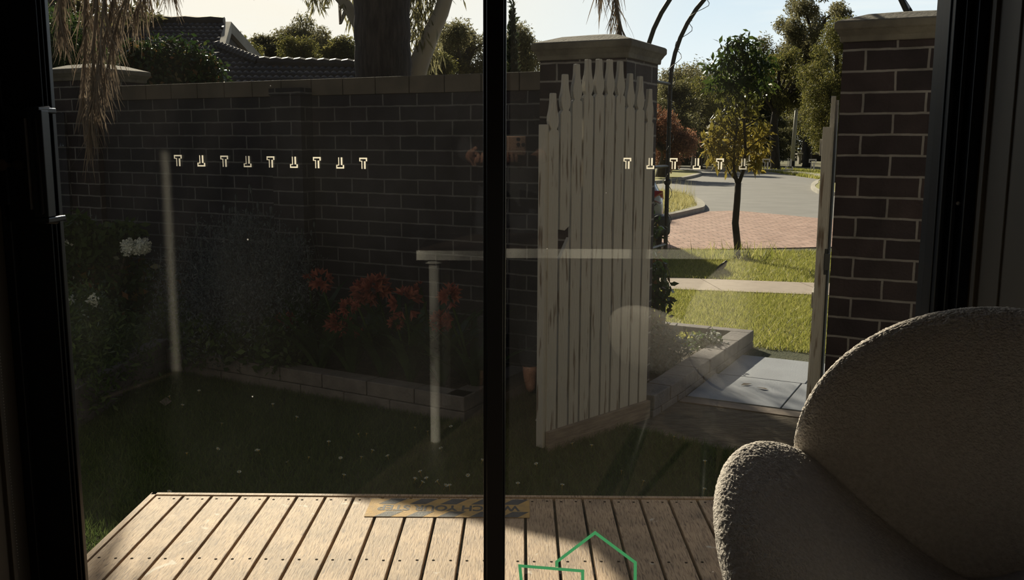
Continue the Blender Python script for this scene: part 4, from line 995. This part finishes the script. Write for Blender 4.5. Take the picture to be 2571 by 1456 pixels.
# young street tree ------------------------------------------------------------
YT = onz(1851, 648, gz(0, 12.3)); YD = YT.y; YT = Vector((YT.x, YD, gz(0, YD)))
Y = thing('young_street_tree', 'slender young tree on the verge with yellowing lower leaves', 'tree', YT)
q = lambda px, py: ony(px, py, YD)
tk = MB(); tk.tube([YT-Vector((0, 0, .05)), q(1852, 620), q(1846, 560), q(1851, 500), q(1853, 460)], [.058, .05, .048, .046, .044], 10)
tk.tube([q(1853, 465), q(1843, 430), q(1842, 380), q(1850, 320), q(1848, 250)], [.032, .024, .02, .016, .012], 8)
tk.tube([q(1853, 465), q(1866, 430), q(1872, 380), q(1868, 300), q(1880, 200), q(1862, 100)], [.03, .024, .02, .018, .014, .006], 8)
tk.tube([q(1850, 455), q(1832, 435), q(1822, 412)], [.012, .009, .005], 6)
for a, b in (((1848, 400), (1790, 360)), ((1850, 350), (1780, 300)), ((1872, 380), (1930, 340)), ((1868, 320), (1940, 290)), ((1870, 250), (1800, 190)), ((1878, 220), (1930, 150)), ((1870, 160), (1800, 130)), ((1850, 330), (1800, 260)), ((1872, 420), (1915, 418))):
    tk.tube([q(*a), q((a[0]+b[0])/2, (a[1]+b[1])/2-6), q(*b)], [.012, .008, .003], 6)
tk.build('trunk', M['bark'], Y, world=True, smooth=True)
cs = [(1865, 100, 20), (1835, 125, 30), (1890, 130, 26), (1800, 160, 28), (1860, 170, 42), (1920, 160, 24), (1800, 210, 30), (1860, 225, 45), (1915, 215, 25), (1880, 265, 26), (1820, 300, 34), (1790, 340, 28), (1850, 330, 30), (1905, 320, 28), (1800, 385, 30), (1850, 375, 30), (1900, 375, 30), (1840, 410, 16), (1900, 415, 18), (1830, 430, 7)]
foliage('foliage', M['streetleaf'], Y, 2300, [tuple(ony(a, b, YD+random.uniform(-.15, .15))) for a, b, r in cs], [(r/F*YD*1.1, .25, r/F*YD*1.1) for a, b, r in cs], .12, asp=.34, droop=1.0, jitter=.3)
V, Q = blades(160, lambda n: np.column_stack([rng.normal(YT.x+.05, .28, n), rng.normal(YD-.12, .12, n)]), .22, .016, lean=.9)
tag(link('long_grass_tuft', fastmesh('long_grass_tuft', V, Q), M['vergegrass']), 'longer grass tufts around the foot of the young tree', 'grass', kind='stuff')

# bird
bp = onz(1812, 682, gz(0, 11.0)); bp = Vector((bp.x, bp.y, gz(0, bp.y)))
BD = thing('small_bird', 'small dark bird standing on the shaded verge grass', 'bird', bp)
m = MB(); m.tube([(-.075, 0, .02), (-.05, 0, .035), (-.01, 0, .065), (.025, 0, .095), (.04, 0, .118), (.05, 0, .128)], [.008, .022, .034, .03, .019, .014], 12)
m.ball((.047, 0, .13), .017, 10).build('body', M['metal_dark'], BD, smooth=True)
m = MB().tube([(.06, 0, .13), (.078, 0, .126)], [.005, .001], 6); m.build('beak', M['dead'], BD)
for s in (-1, 1): MB().tube([(.0, .012*s, .05), (.004, .012*s, 0)], .0022, 5).build('leg', M['dead'], BD)

# white pole, park posts, picnic things ------------------------------------------
def pole(px, by, ty, r, label, m, name='pole', grp=None, cat='pole', D=None):
    b = onz(px, by, ZS) if D is None else ony(px, by, D); t_ = ony(px+ (2 if by-ty > 50 else 0), ty, b.y)
    o = MB().tube([(0, 0, 0), (0, 0, t_.z-ZS)], [r, r*.8], 12).build(name, m, smooth=False); o.location = (b.x, b.y, ZS); tag(o, label, cat, grp); return o
M['pale'] = mat('pale_post_paint', (.62, .6, .55), .6)
t = thing('street_lamp_pole', 'tall slim white pole standing in the park edge', 'pole', (*onz(1988, 427, ZS).xy, ZS))
hh = ony(1995, 266, t.location.y).z-ZS
MB().tube([(0, 0, .55), (.1, 0, hh)], [.14, .09], 12).build('shaft', M['pale'], t, smooth=True); MB().tube([(0, 0, 0), (0, 0, .55)], .17, 12).build('base_sleeve', M['metal_dark'], t)
for i, (px, by, ty) in enumerate([(1904, 384, 362), (1928, 384, 358), (1951, 384, 364), (1967, 384, 366), (1983, 384, 361), (1999, 384, 366), (2015, 384, 366), (2029, 386, 362)]):
    pole(px, by, ty, .22, f"short pale post of the park fence, {['leftmost', 'second from left', 'third from left', 'fourth from left', 'fourth from right', 'third from right', 'second from right', 'rightmost'][i]}", M['pale'], 'fence_post', 'pale park fence posts', 'post')
a = onz(1895, 384, ZS); b = onz(2032, 384, ZS)
rl = MB().prism([(a.x, a.y, ZS+.9), (b.x, b.y, ZS+.9), (b.x, b.y, ZS+1.05), (a.x, a.y, ZS+1.05)], (0, .1, 0)); tag(rl.build('fence_rail', M['pale']), 'long pale rail joining the park fence posts', 'fence rail')
def bench(px, by, w, label):
    b = onz(px, by, ZS); t = thing('park_bench', label, 'bench', (b.x, b.y, ZS), group='pale park benches')
    MB().box(-w/2, w/2, -.3, .3, .75, .85).build('seat', M['kerb'], t)
    for s in (-.4, .4): MB().box(s*w-.08, s*w+.08, -.25, .25, 0, .75).build('leg', M['kerb'], t)
bench(1917, 412, 2.6, 'pale bench in the park right of the young tree'); bench(2036, 412, 2.4, 'pale bench in the park beside the right pillar'); bench(1803, 414, 2.2, 'pale bench in the park left of the young tree')
cb = onz(2062, 404, ZS); o = MB().box(-1.2, 1.2, -.8, .8, 0, 1.4).build('park_bin_store', M['bark'], bevel=.05); o.location = (cb.x, cb.y, ZS); tag(o, 'brown box shaped planter in the park beside the pillar', 'planter')
cb = onz(2058, 395, ZS); o = MB().box(-1.0, 1.0, -.1, .1, .9, 2.6).box(-.9, -.75, -.1, .1, 0, .9).box(.75, .9, -.1, .1, 0, .9).build('notice_board', M['kerb']); o.location = (cb.x, cb.y, ZS); tag(o, 'pale blank board in the park behind the planter', 'notice board')

# ------------------------------------------------------------------ white car seen from the rear
CB = Vector((1.04, 12.55, -1.6)); CR = thing('parked_car', 'white car parked beyond the gate, its rear corner and red lamp showing', 'car', CB)
secs = [(0, .74, .78, 1.02, .60), (.05, .86, .55, 1.10, .66), (.25, .91, .36, 1.30, .66), (.7, .925, .32, 1.50, .64), (1.4, .925, .30, 1.58, .63), (2.5, .925, .28, 1.56, .63), (3.2, .92, .28, 1.10, .72), (4.0, .88, .30, .98, .7), (4.35, .72, .4, .8, .5)]
def car_ring(y, w, zb, zt, wt):
    zs = .92 if zt > 1.05 else zt*.85
    return [(-w*.9, y, zb), (-w, y, zb+.1), (-w, y, zs-.1), (-w*.965, y, zs), (-wt-.04, y, zt-.07), (-wt+.07, y, zt), (wt-.07, y, zt), (wt+.04, y, zt-.07), (w*.965, y, zs), (w, y, zs-.1), (w, y, zb+.1), (w*.9, y, zb)]
m = MB(); vs = []
for s in secs: vs += car_ring(*s)
fs = [(i*12+k, i*12+(k+1) % 12, (i+1)*12+(k+1) % 12, (i+1)*12+k) for i in range(len(secs)-1) for k in range(12)]+[tuple(range(12)), tuple(range((len(secs)-1)*12, len(secs)*12))[::-1]]
o = m.add(vs, fs).build('body', M['carwhite'], CR, smooth=True); ss = o.modifiers.new('s', 'SUBSURF'); ss.levels = ss.render_levels = 2
MB().prism([(-.58, .02, 1.02), (.58, .02, 1.02), (.52, .30, 1.38), (-.52, .30, 1.38)], (0, -.03, .012)).build('rear_window', M['carglass'], CR, bevel=.02)
for s in (-1, 1):
    MB().prism([(s*.52, -.02, .985), (s*.86, .14, .965), (s*.905, .36, .93), (s*.90, .30, .85), (s*.84, .08, .80), (s*.68, -.02, .86)], (0, -.045, 0)).build('tail_lamp', M['redlamp'], CR, bevel=.012)
    for y in (.78, 3.5):
        w_ = MB().tube([(s*.70, y, .33), (s*.93, y, .33)], .33, 28); w_.build('wheel', M['rubber'], CR, bevel=.03)
bm = MB(); pr_ = [(-.98, .34), (-.97, .02), (-.80, -.10), (-.4, -.15), (.4, -.15), (.80, -.10), (.97, .02), (.98, .34)]
bm.prism([(x, y, .37) for x, y in pr_], (0, 0, .27)).build('bumper', mat('black_bumper', (.02, .02, .02), .5), CR, bevel=.05, seg=3)

# ------------------------------------------------------------------ garden bed plants
def lav(px, py, y): return tuple(ony(px, py, y))
L1 = [lav(480, 700, 5.75), lav(560, 650, 5.6), lav(640, 640, 5.45), lav(700, 700, 5.3), lav(600, 740, 5.35), lav(500, 780, 5.5), lav(680, 790, 5.15), lav(560, 820, 5.25), lav(620, 580, 5.55), lav(730, 640, 5.4)]
LV = shrub('lavender_bush', 'large blue grey lavender bush against the brick wall', 'shrub', L1, [.26, .25, .26, .25, .3, .28, .28, .28, .12, .14], 'lavender', 22000, .022, (-1.6, 5.6, -1.27), asp=.25, stems=14, droop=-1)
sp = MB()
for i in range(60):
    px = random.uniform(430, 790); y = random.uniform(5.4, 5.9); py = random.uniform(470, 650) if 560 < px < 700 else random.uniform(560, 680)
    t_ = ony(px, py, y); b = t_-Vector((random.uniform(-.08, .08), 0, random.uniform(.18, .4))); sp.tube([b, (b+t_)/2+Vector((random.uniform(-.02, .02), 0, 0)), t_], .0016, 4)
    sp.ball(t_, .008, 6, sc=(1, 1, 2.8))
sp.build('flower_spike', M['lavender'], LV, world=True)['kind'] = 'stuff'
shrub('garden_shrub', 'low dark shrub beneath the lavender bush near the block edging', 'shrub', [lav(500, 860, 5.3), lav(600, 860, 5.2), lav(700, 870, 5.05), lav(440, 820, 5.6), lav(380, 840, 5.7), lav(300, 830, 5.8)], [.16]*6, 'green', 3500, .05, (-1.7, 5.3, -1.27))
shrub('feathery_shrub', 'feathery green shrub at the far left of the bed beside the door handle', 'shrub', [lav(190, 800, 4.9), lav(200, 900, 4.6), lav(240, 860, 5.0), lav(300, 900, 5.0), lav(180, 960, 4.4), lav(270, 960, 4.8), lav(340, 870, 5.3), lav(230, 780, 5.2)], [.2, .22, .22, .2, .2, .15, .14, .14], 'green', 9000, .035, (-2.3, 4.9, -1.27), asp=.3)
shrub('ivy_mound', 'dark broad leaved mound in the corner below the white flowers', 'shrub', [lav(250, 700, 6.2), lav(330, 720, 6.2), lav(380, 760, 6.1), lav(300, 780, 6.0), lav(200, 680, 6.2), lav(420, 720, 6.2)], [.2, .22, .2, .22, .2, .12], 'glossy', 3500, .06, (-2.7, 6.1, -1.27))
VB = shrub('snowball_bush', 'dark shrub carrying round white flower heads near the left pillar', 'shrub', [lav(180, 600, 6.1), lav(230, 610, 6.1), lav(290, 600, 6.15), lav(200, 570, 6.1), lav(330, 585, 6.1), lav(260, 640, 6.1)], [.14, .14, .12, .1, .08, .14], 'green', 1400, .06, (-2.8, 6.1, -1.27))
def snowball(px, py, r):
    m = MB(); c = Vector(lav(px, py, 6.02))
    V, Q = leaves(420, [tuple(c)], [r], .018, asp=.9, shell=1.0)
    o = link('flower_head', fastmesh('flower_head', V, Q), M['whitepetal'], VB, True); b = MB().ball(c, r*.9, 14).build('flower_core', M['whitepetal'], o, world=False)
    b.matrix_parent_inverse = o.matrix_parent_inverse.copy(); b.matrix_parent_inverse = Matrix(); return o
snowball(324, 620, .046); snowball(358, 619, .048); snowball(160, 617, .032)
for px, py in ((170, 752), (235, 755)):
    c = Vector(lav(px, py, 4.9)); V, Q = leaves(90, [tuple(c)], [.028], .02, asp=.8); o = link('flower_head', fastmesh('fh', V, Q), M['whitepetal'], VB, True)

# clivias: strap leaves and orange red flower heads, each plant a thing
CP = [(720, 800, 5.25), (800, 860, 5.0), (880, 850, 4.95), (960, 850, 4.9), (1030, 880, 4.8), (1110, 860, 4.75), (1195, 870, 4.62), (860, 760, 5.2), (990, 770, 5.1), (1100, 790, 4.9), (780, 760, 5.3)]
heads = {0: [(720, 812, 26)], 7: [(805, 705, 26)], 1: [(850, 818, 30)], 2: [(870, 770, 22), (905, 848, 20)], 8: [(945, 728, 42), (915, 735, 30)], 3: [(897, 765, 14)], 4: [(1018, 762, 40), (994, 810, 18)], 9: [(1055, 722, 14)], 5: [(1108, 808, 26)], 6: [(1128, 742, 28), (1130, 800, 18)], 10: [(775, 690, 14)]}
lab = ['leftmost of the row', 'second clump at the front left', 'front clump with two flower heads', 'front middle clump with a single small flower', 'clump with the largest red flower head', 'front clump behind the mirrored table leg', 'rightmost clump beside the mullion', 'rear clump third from the left', 'rear middle clump with the widest flower cluster', 'rear clump with dried seed heads', 'rear clump nearest the lavender bush']
for i, (px, py, y) in enumerate(CP):
    b = ony(px, py, y); b = Vector((b.x, y, -1.27)); t = thing('clivia_plant', f'orange red clivia, {lab[i]}', 'flowering plant', b, group='clivias in the flower bed')
    m = MB()
    for k_ in range(22):
        a = random.uniform(0, 2*PI); L = random.uniform(.35, .62); d = Vector((math.cos(a), math.sin(a), 0)); up = random.uniform(.75, 1.5); w = random.uniform(.016, .026); sd = Vector((-d.y, d.x, 0))
        pr = []; p = Vector((0, 0, 0)); v = (d*.45+Vector((0, 0, up))).normalized()
        for s in range(7):
            ww = w*math.sin(PI*(.18+.80*s/6.2)); pr.append((p-sd*ww, p+sd*ww)); p = p+v*L/6; v = (v+d*.07+Vector((0, 0, -.16))).normalized()
        vs = [q_ for pp_ in pr for q_ in pp_]; m.add(vs, [(2*s, 2*s+1, 2*s+3, 2*s+2) for s in range(6)])
    m.build('leaves', M['clivialeaf'], t)
    for (hx, hy, r) in heads.get(i, []):
        c = ony(hx, hy, y-.05); rr_ = r/F*y; fm = MB()
        for f_ in range(max(4, int(r/2.6))):
            d = Vector((random.gauss(0, 1), random.gauss(0, 1)-.5, random.gauss(0, .8)+.35)).normalized(); ce = c+d*rr_*.55
            u = d.cross(Vector((0, 0, 1))).normalized(); w_ = d.cross(u); pl_ = min(.05, rr_*.75)
            for k_ in range(6):
                a = PI*k_/3; rdir = u*math.cos(a)+w_*math.sin(a); td = u*-math.sin(a)+w_*math.cos(a)
                fm.add([ce, ce+d*pl_*.6+rdir*pl_*.35+td*pl_*.22, ce+d*pl_*.9+rdir*pl_*.85, ce+d*pl_*.6+rdir*pl_*.35-td*pl_*.22], [(0, 1, 2, 3)])
        fm.build('flower_head', M['petal'], t, world=True)
        MB().tube([b, b.lerp(c, .6)+Vector((.01, 0, 0)), c], [.009, .007, .006], 6).build('flower_stalk', M['clivialeaf'], t, world=True)

# climbing plant on the arch post and bed beyond the gate
shrub('climbing_plant', 'leafy climber growing up the left post of the metal arch', 'climbing plant', [B(1640, 560, 5.3), B(1632, 590, 5.2), B(1640, 660, 5.3), B(1650, 720, 5.3), B(1630, 690, 5.2), B(1640, 780, 5.3), B(1660, 740, 5.3)], [(.06, .08, .05), (.06, .06, .05), (.07, .1, .1), (.08, .1, .12), (.06, .1, .12), (.09, .1, .14), (.08, .08, .06)], 'glossy', 750, .042, (.80, 5.35, -1.29), asp=.5)
shrub('silvery_shrub', 'silvery leaved shrub in the bed beyond the picket gate', 'shrub', [B(1640, 850, 5.3), B(1670, 860, 5.35), B(1640, 900, 5.2), B(1690, 880, 5.4), B(1660, 910, 5.2)], [.1, .09, .1, .08, .08], 'lavender', 1300, .05, (.78, 5.25, -1.29), asp=.3)
AL = shrub('white_alyssum', 'small bush of round white blossoms by the pale edging', 'flowering plant', [B(1760, 855, 5.75), B(1740, 865, 5.7), B(1780, 862, 5.75), B(1795, 850, 5.8)], [(.06, .08, .05)]*4, 'green', 500, .025, (1.15, 5.72, -1.29))
m = MB()
for k_ in range(60):
    p = ony(random.gauss(1765, 26), random.gauss(853, 9), 5.72); m.ball(p, random.uniform(.006, .010), 6)
m.build('blossoms', M['whitepetal'], AL, world=True)['kind'] = 'stuff'
shrub('lime_leaved_plant', 'low lime green plant behind the white blossoms', 'plant', [B(1720, 850, 6.0), B(1735, 852, 6.0)], [(.08, .06, .04)]*2, 'vergegrass', 300, .03, (1.1, 6.0, -1.29))

# ------------------------------------------------------------------ small things on the lawn and path
dz_ = MB(); dz_.ball((0, 0, .03), .005, 6, mi=1)
for k_ in range(8):
    a = PI*k_/4; dz_.add([(0, 0, .03), (.011*math.cos(a-.25), .011*math.sin(a-.25), .033), (.014*math.cos(a), .014*math.sin(a), .034), (.011*math.cos(a+.25), .011*math.sin(a+.25), .033)], [(0, 1, 2, 3)])
dz_.tube([(0, 0, 0), (0, 0, .03)], .0015, 4, mi=1)
d0 = dz_.build('daisy', [M['whitepetal'], mat('daisy_centre', (.5, .35, .05), .7)])
tag(d0, 'tiny white daisy dotted in the shaded lawn', 'daisy', 'small white daisies in the lawn')
spots = [(1040, 1080), (1075, 1090), (1135, 1075), (825, 1115), (905, 1095), (918, 1095), (930, 1137), (855, 1154), (905, 1155), (1110, 1130), (978, 1150), (770, 1155), (650, 1135), (740, 1052), (655, 1137), (730, 1165), (685, 1020), (1060, 1190), (1075, 1206), (1108, 1212), (1112, 1222), (1130, 1225), (1052, 1216), (1038, 1208), (1178, 1195), (860, 1200), (1300, 1220), (1410, 1225), (1440, 1120), (1485, 1125), (1690, 1103), (1720, 1105), (1770, 1165), (1765, 1235), (1610, 1215), (555, 1070), (430, 1000), (455, 1022), (500, 985), (540, 1130), (380, 1270), (420, 1240), (600, 1190), (470, 1145), (1560, 1190), (1350, 1170), (1205, 1160)]
for i, s in enumerate(spots):
    p = onz(*s, -1.335)
    if p.y < 3.02: p.y = 3.2
    o = d0 if i == 0 else d0.copy()
    if i: C.objects.link(o)
    o.scale = (.7, .7, .9); o.location = (p.x, p.y, -1.35); o.rotation_euler = (random.uniform(-.5, .5), random.uniform(-.5, .5), random.uniform(0, 6))
lf = MB().add([(0, 0, .003), (.03, .014, .006), (.075, 0, .004), (.03, -.014, .008)], [(0, 1, 2, 3)])
def dleaf(px, py, z, rot, label, s=1):
    o = MB().prism([(0, 0, .003), (.03*s, .014*s, .008), (.075*s, 0, .004), (.03*s, -.014*s, .006)], (0, 0, .0008)).build('fallen_leaf', M['dead']); p = onz(px, py, z); o.location = (p.x, p.y, z); o.rotation_euler = (0, 0, rot)
    tag(o, label, 'leaf', 'fallen leaves')
dleaf(1860, 968, -1.341, .4, 'dark curled leaf on the grey slabs')
dleaf(1930, 980, -1.341, 2.4, 'dry twiggy leaf near the slab joint')
dleaf(1670, 1100, -1.344, 1.0, 'pale fallen leaf at the edge of the bare dirt')
dleaf(415, 1020, -1.33, 1.9, 'long pale fallen leaf on the lawn by the bed edging', 2.2)
V, Q = blades(70, lambda n: np.column_stack([rng.normal(1.66, .06, n), rng.normal(4.55, .03, n)]), .09, .004, lean=1.2)
tag(link('grass_tuft', fastmesh('grass_tuft', V, Q), M['lawngrass']), 'dark grass tuft beside the nearest slab edge', 'grass', kind='stuff')

# ------------------------------------------------------------------ photographer and phone behind the camera (mirrored in the glass)
PH = thing('smartphone', 'copper coloured phone with a square camera bump, mirrored in the glass', 'phone', (-.062, -.012, -.012))
phm = mat('copper_phone_back', (.36, .22, .16), .3, .4)
bd = MB().box(-.080, .080, -.008, .0, -.038, .038); bd.build('phone_body', phm, PH, bevel=.006, seg=3)
MB().box(.040, .078, 0, .003, -.005, .034).build('camera_bump', phm, PH, bevel=.0014, seg=3)
for x, z in ((.050, .004), (.050, .025), (.069, .004)): MB().tube([(x, .003, z), (x, .0045, z)], .0075, 20).build('camera_lens', M['carglass'], PH)

PX = .0
PP = thing('person', 'person in a dark top standing behind the table holding the phone in both hands', 'person', (-.055, -.58, Z0))
skin_m = mat('skin', (.33, .17, .12), .55, col2=(.28, .14, .10), scale=12); shirt_m = mat('dark_shirt', (.02, .02, .024), .9); jean_m = mat('dark_trousers', (.02, .022, .03), .9); hair_m = mat('dark_hair', (.015, .01, .008), .6)
def skinned(name, chains, m, parent, root=0, lv=2):
    """chains: list of polylines [(x,y,z,r)...]; shared points are welded"""
    vs = []; rs = []; es = []; key = {}
    def vid(p):
        k_ = tuple(round(c, 4) for c in p[:3])
        if k_ not in key: key[k_] = len(vs); vs.append(p[:3]); rs.append(p[3] if isinstance(p[3], tuple) else (p[3], p[3]))
        return key[k_]
    for ch in chains:
        ids = [vid(p) for p in ch]
        es += [(ids[i], ids[i+1]) for i in range(len(ids)-1)]
    me = bpy.data.meshes.new(name); me.from_pydata(vs, es, []); o = link(name, me, m, parent)
    md = o.modifiers.new('skin', 'SKIN'); md.use_smooth_shade = True
    if not me.skin_vertices: me.attributes  # layer is made by the modifier
    sv = me.skin_vertices[0].data
    for i, r in enumerate(rs): sv[i].radius = r; sv[i].use_root = (i == root)
    sb = o.modifiers.new('sub', 'SUBSURF'); sb.levels = sb.render_levels = lv
    return o
spine = [(0, 0, .93, (.13, .10)), (0, .0, 1.05, (.115, .085)), (0, .01, 1.2, (.13, .095)), (0, .0, 1.33, (.085, .07)), (0, .01, 1.40, .048), (0, .03, 1.46, .05), (0, .045, 1.51, (.072, .085)), (0, .035, 1.57, (.07, .085)), (0, .03, 1.61, (.045, .055))]
body = [spine]
for s_ in (-1, 1):
    w = Vector((.085 if s_ > 0 else -.105, .43, 1.065)); pm = Vector((.045 if s_ > 0 else -.065-.055, .505, 1.085))
    body.append([spine[3], (.15*s_, -.01, 1.33, .052), (.205*s_, .18, 1.14, .040), (w.x, w.y, w.z, .025), (pm.x, pm.y, pm.z, (.022, .032))])
    for i in range(4):
        L = (.9, 1.0, .95, .8)[i]; bx = pm.x-s_*(.004+.017*i)+.0
        body.append([(pm.x, pm.y, pm.z, (.022, .032)), (bx, pm.y+.04, pm.z-.012, .009), (bx-s_*.004, pm.y+.04+.028*L, pm.z-.006, .0082), (bx-s_*.006, pm.y+.04+.034*L, pm.z+.014, .0075), (bx-s_*.007, pm.y+.04+.030*L, pm.z+.028*L, .0068)])
    body.append([(w.x, w.y, w.z, .025), (pm.x+s_*.02, pm.y+.0, pm.z+.014, .012), (pm.x+s_*.012, pm.y+.028, pm.z+.034, .0095), (pm.x-s_*.004, pm.y+.038, pm.z+.048, .008)])
    body.append([spine[0], (.09*s_, 0, .86, .085), (.10*s_, .01, .48, .055), (.10*s_, -.02, .09, .038), (.105*s_, .10, .03, (.035, .025))])
skinned('body', body, skin_m, PP)
sh = [[(0, 0, .84, (.155, .125)), (0, 0, .93, (.158, .125)), (0, 0, 1.05, (.14, .11)), (0, .01, 1.2, (.148, .112)), (0, .0, 1.33, (.0935, .0784))]+[(0, .008, 1.375, .056)]]
tr2 = [[(0, 0, 1.0, (.13, .105)), (0, 0, .90, (.145, .115))]]
for s_ in (-1, 1):
    sh.append([(spine[3][0], spine[3][1], spine[3][2], (.0935, .0784)), (.15*s_, -.01, 1.33, .062), (.205*s_, .18, 1.14, .050), (.13*s_ if s_ > 0 else -.145, .34, 1.09, .038)])
    tr2.append([(0, 0, .90, (.145, .115)), (.09*s_, 0, .84, .098), (.10*s_, .01, .48, .068), (.10*s_, -.02, .10, .055)])
skinned('shirt', sh, shirt_m, PP); skinned('trousers', tr2, jean_m, PP)
skinned('hair', [[(0, -.035, 1.44, .05), (0, -.02, 1.52, (.085, .07)), (0, .0, 1.59, (.088, .085)), (0, .01, 1.635, (.06, .07))]], hair_m, PP)
fc_ = MB(); fc_.ball((0, .125, 1.495), .012, 8, sc=(.8, 1.2, 1.3)); fc_.build('nose', skin_m, PP, smooth=True)
ey = MB()
for s_ in (-1, 1): MB().ball((.03*s_, .112, 1.53), .010, 10, sc=(1.2, .6, .8)).build('eye', M['carglass'], PP, smooth=True); MB().ball((.076*s_, .04, 1.51), .02, 8, sc=(.4, .8, 1.4)).build('ear', skin_m, PP, smooth=True)
MB().ball((0, .115, 1.462), .018, 10, sc=(1.2, .4, .35)).build('mouth', M['petal'], PP, smooth=True)
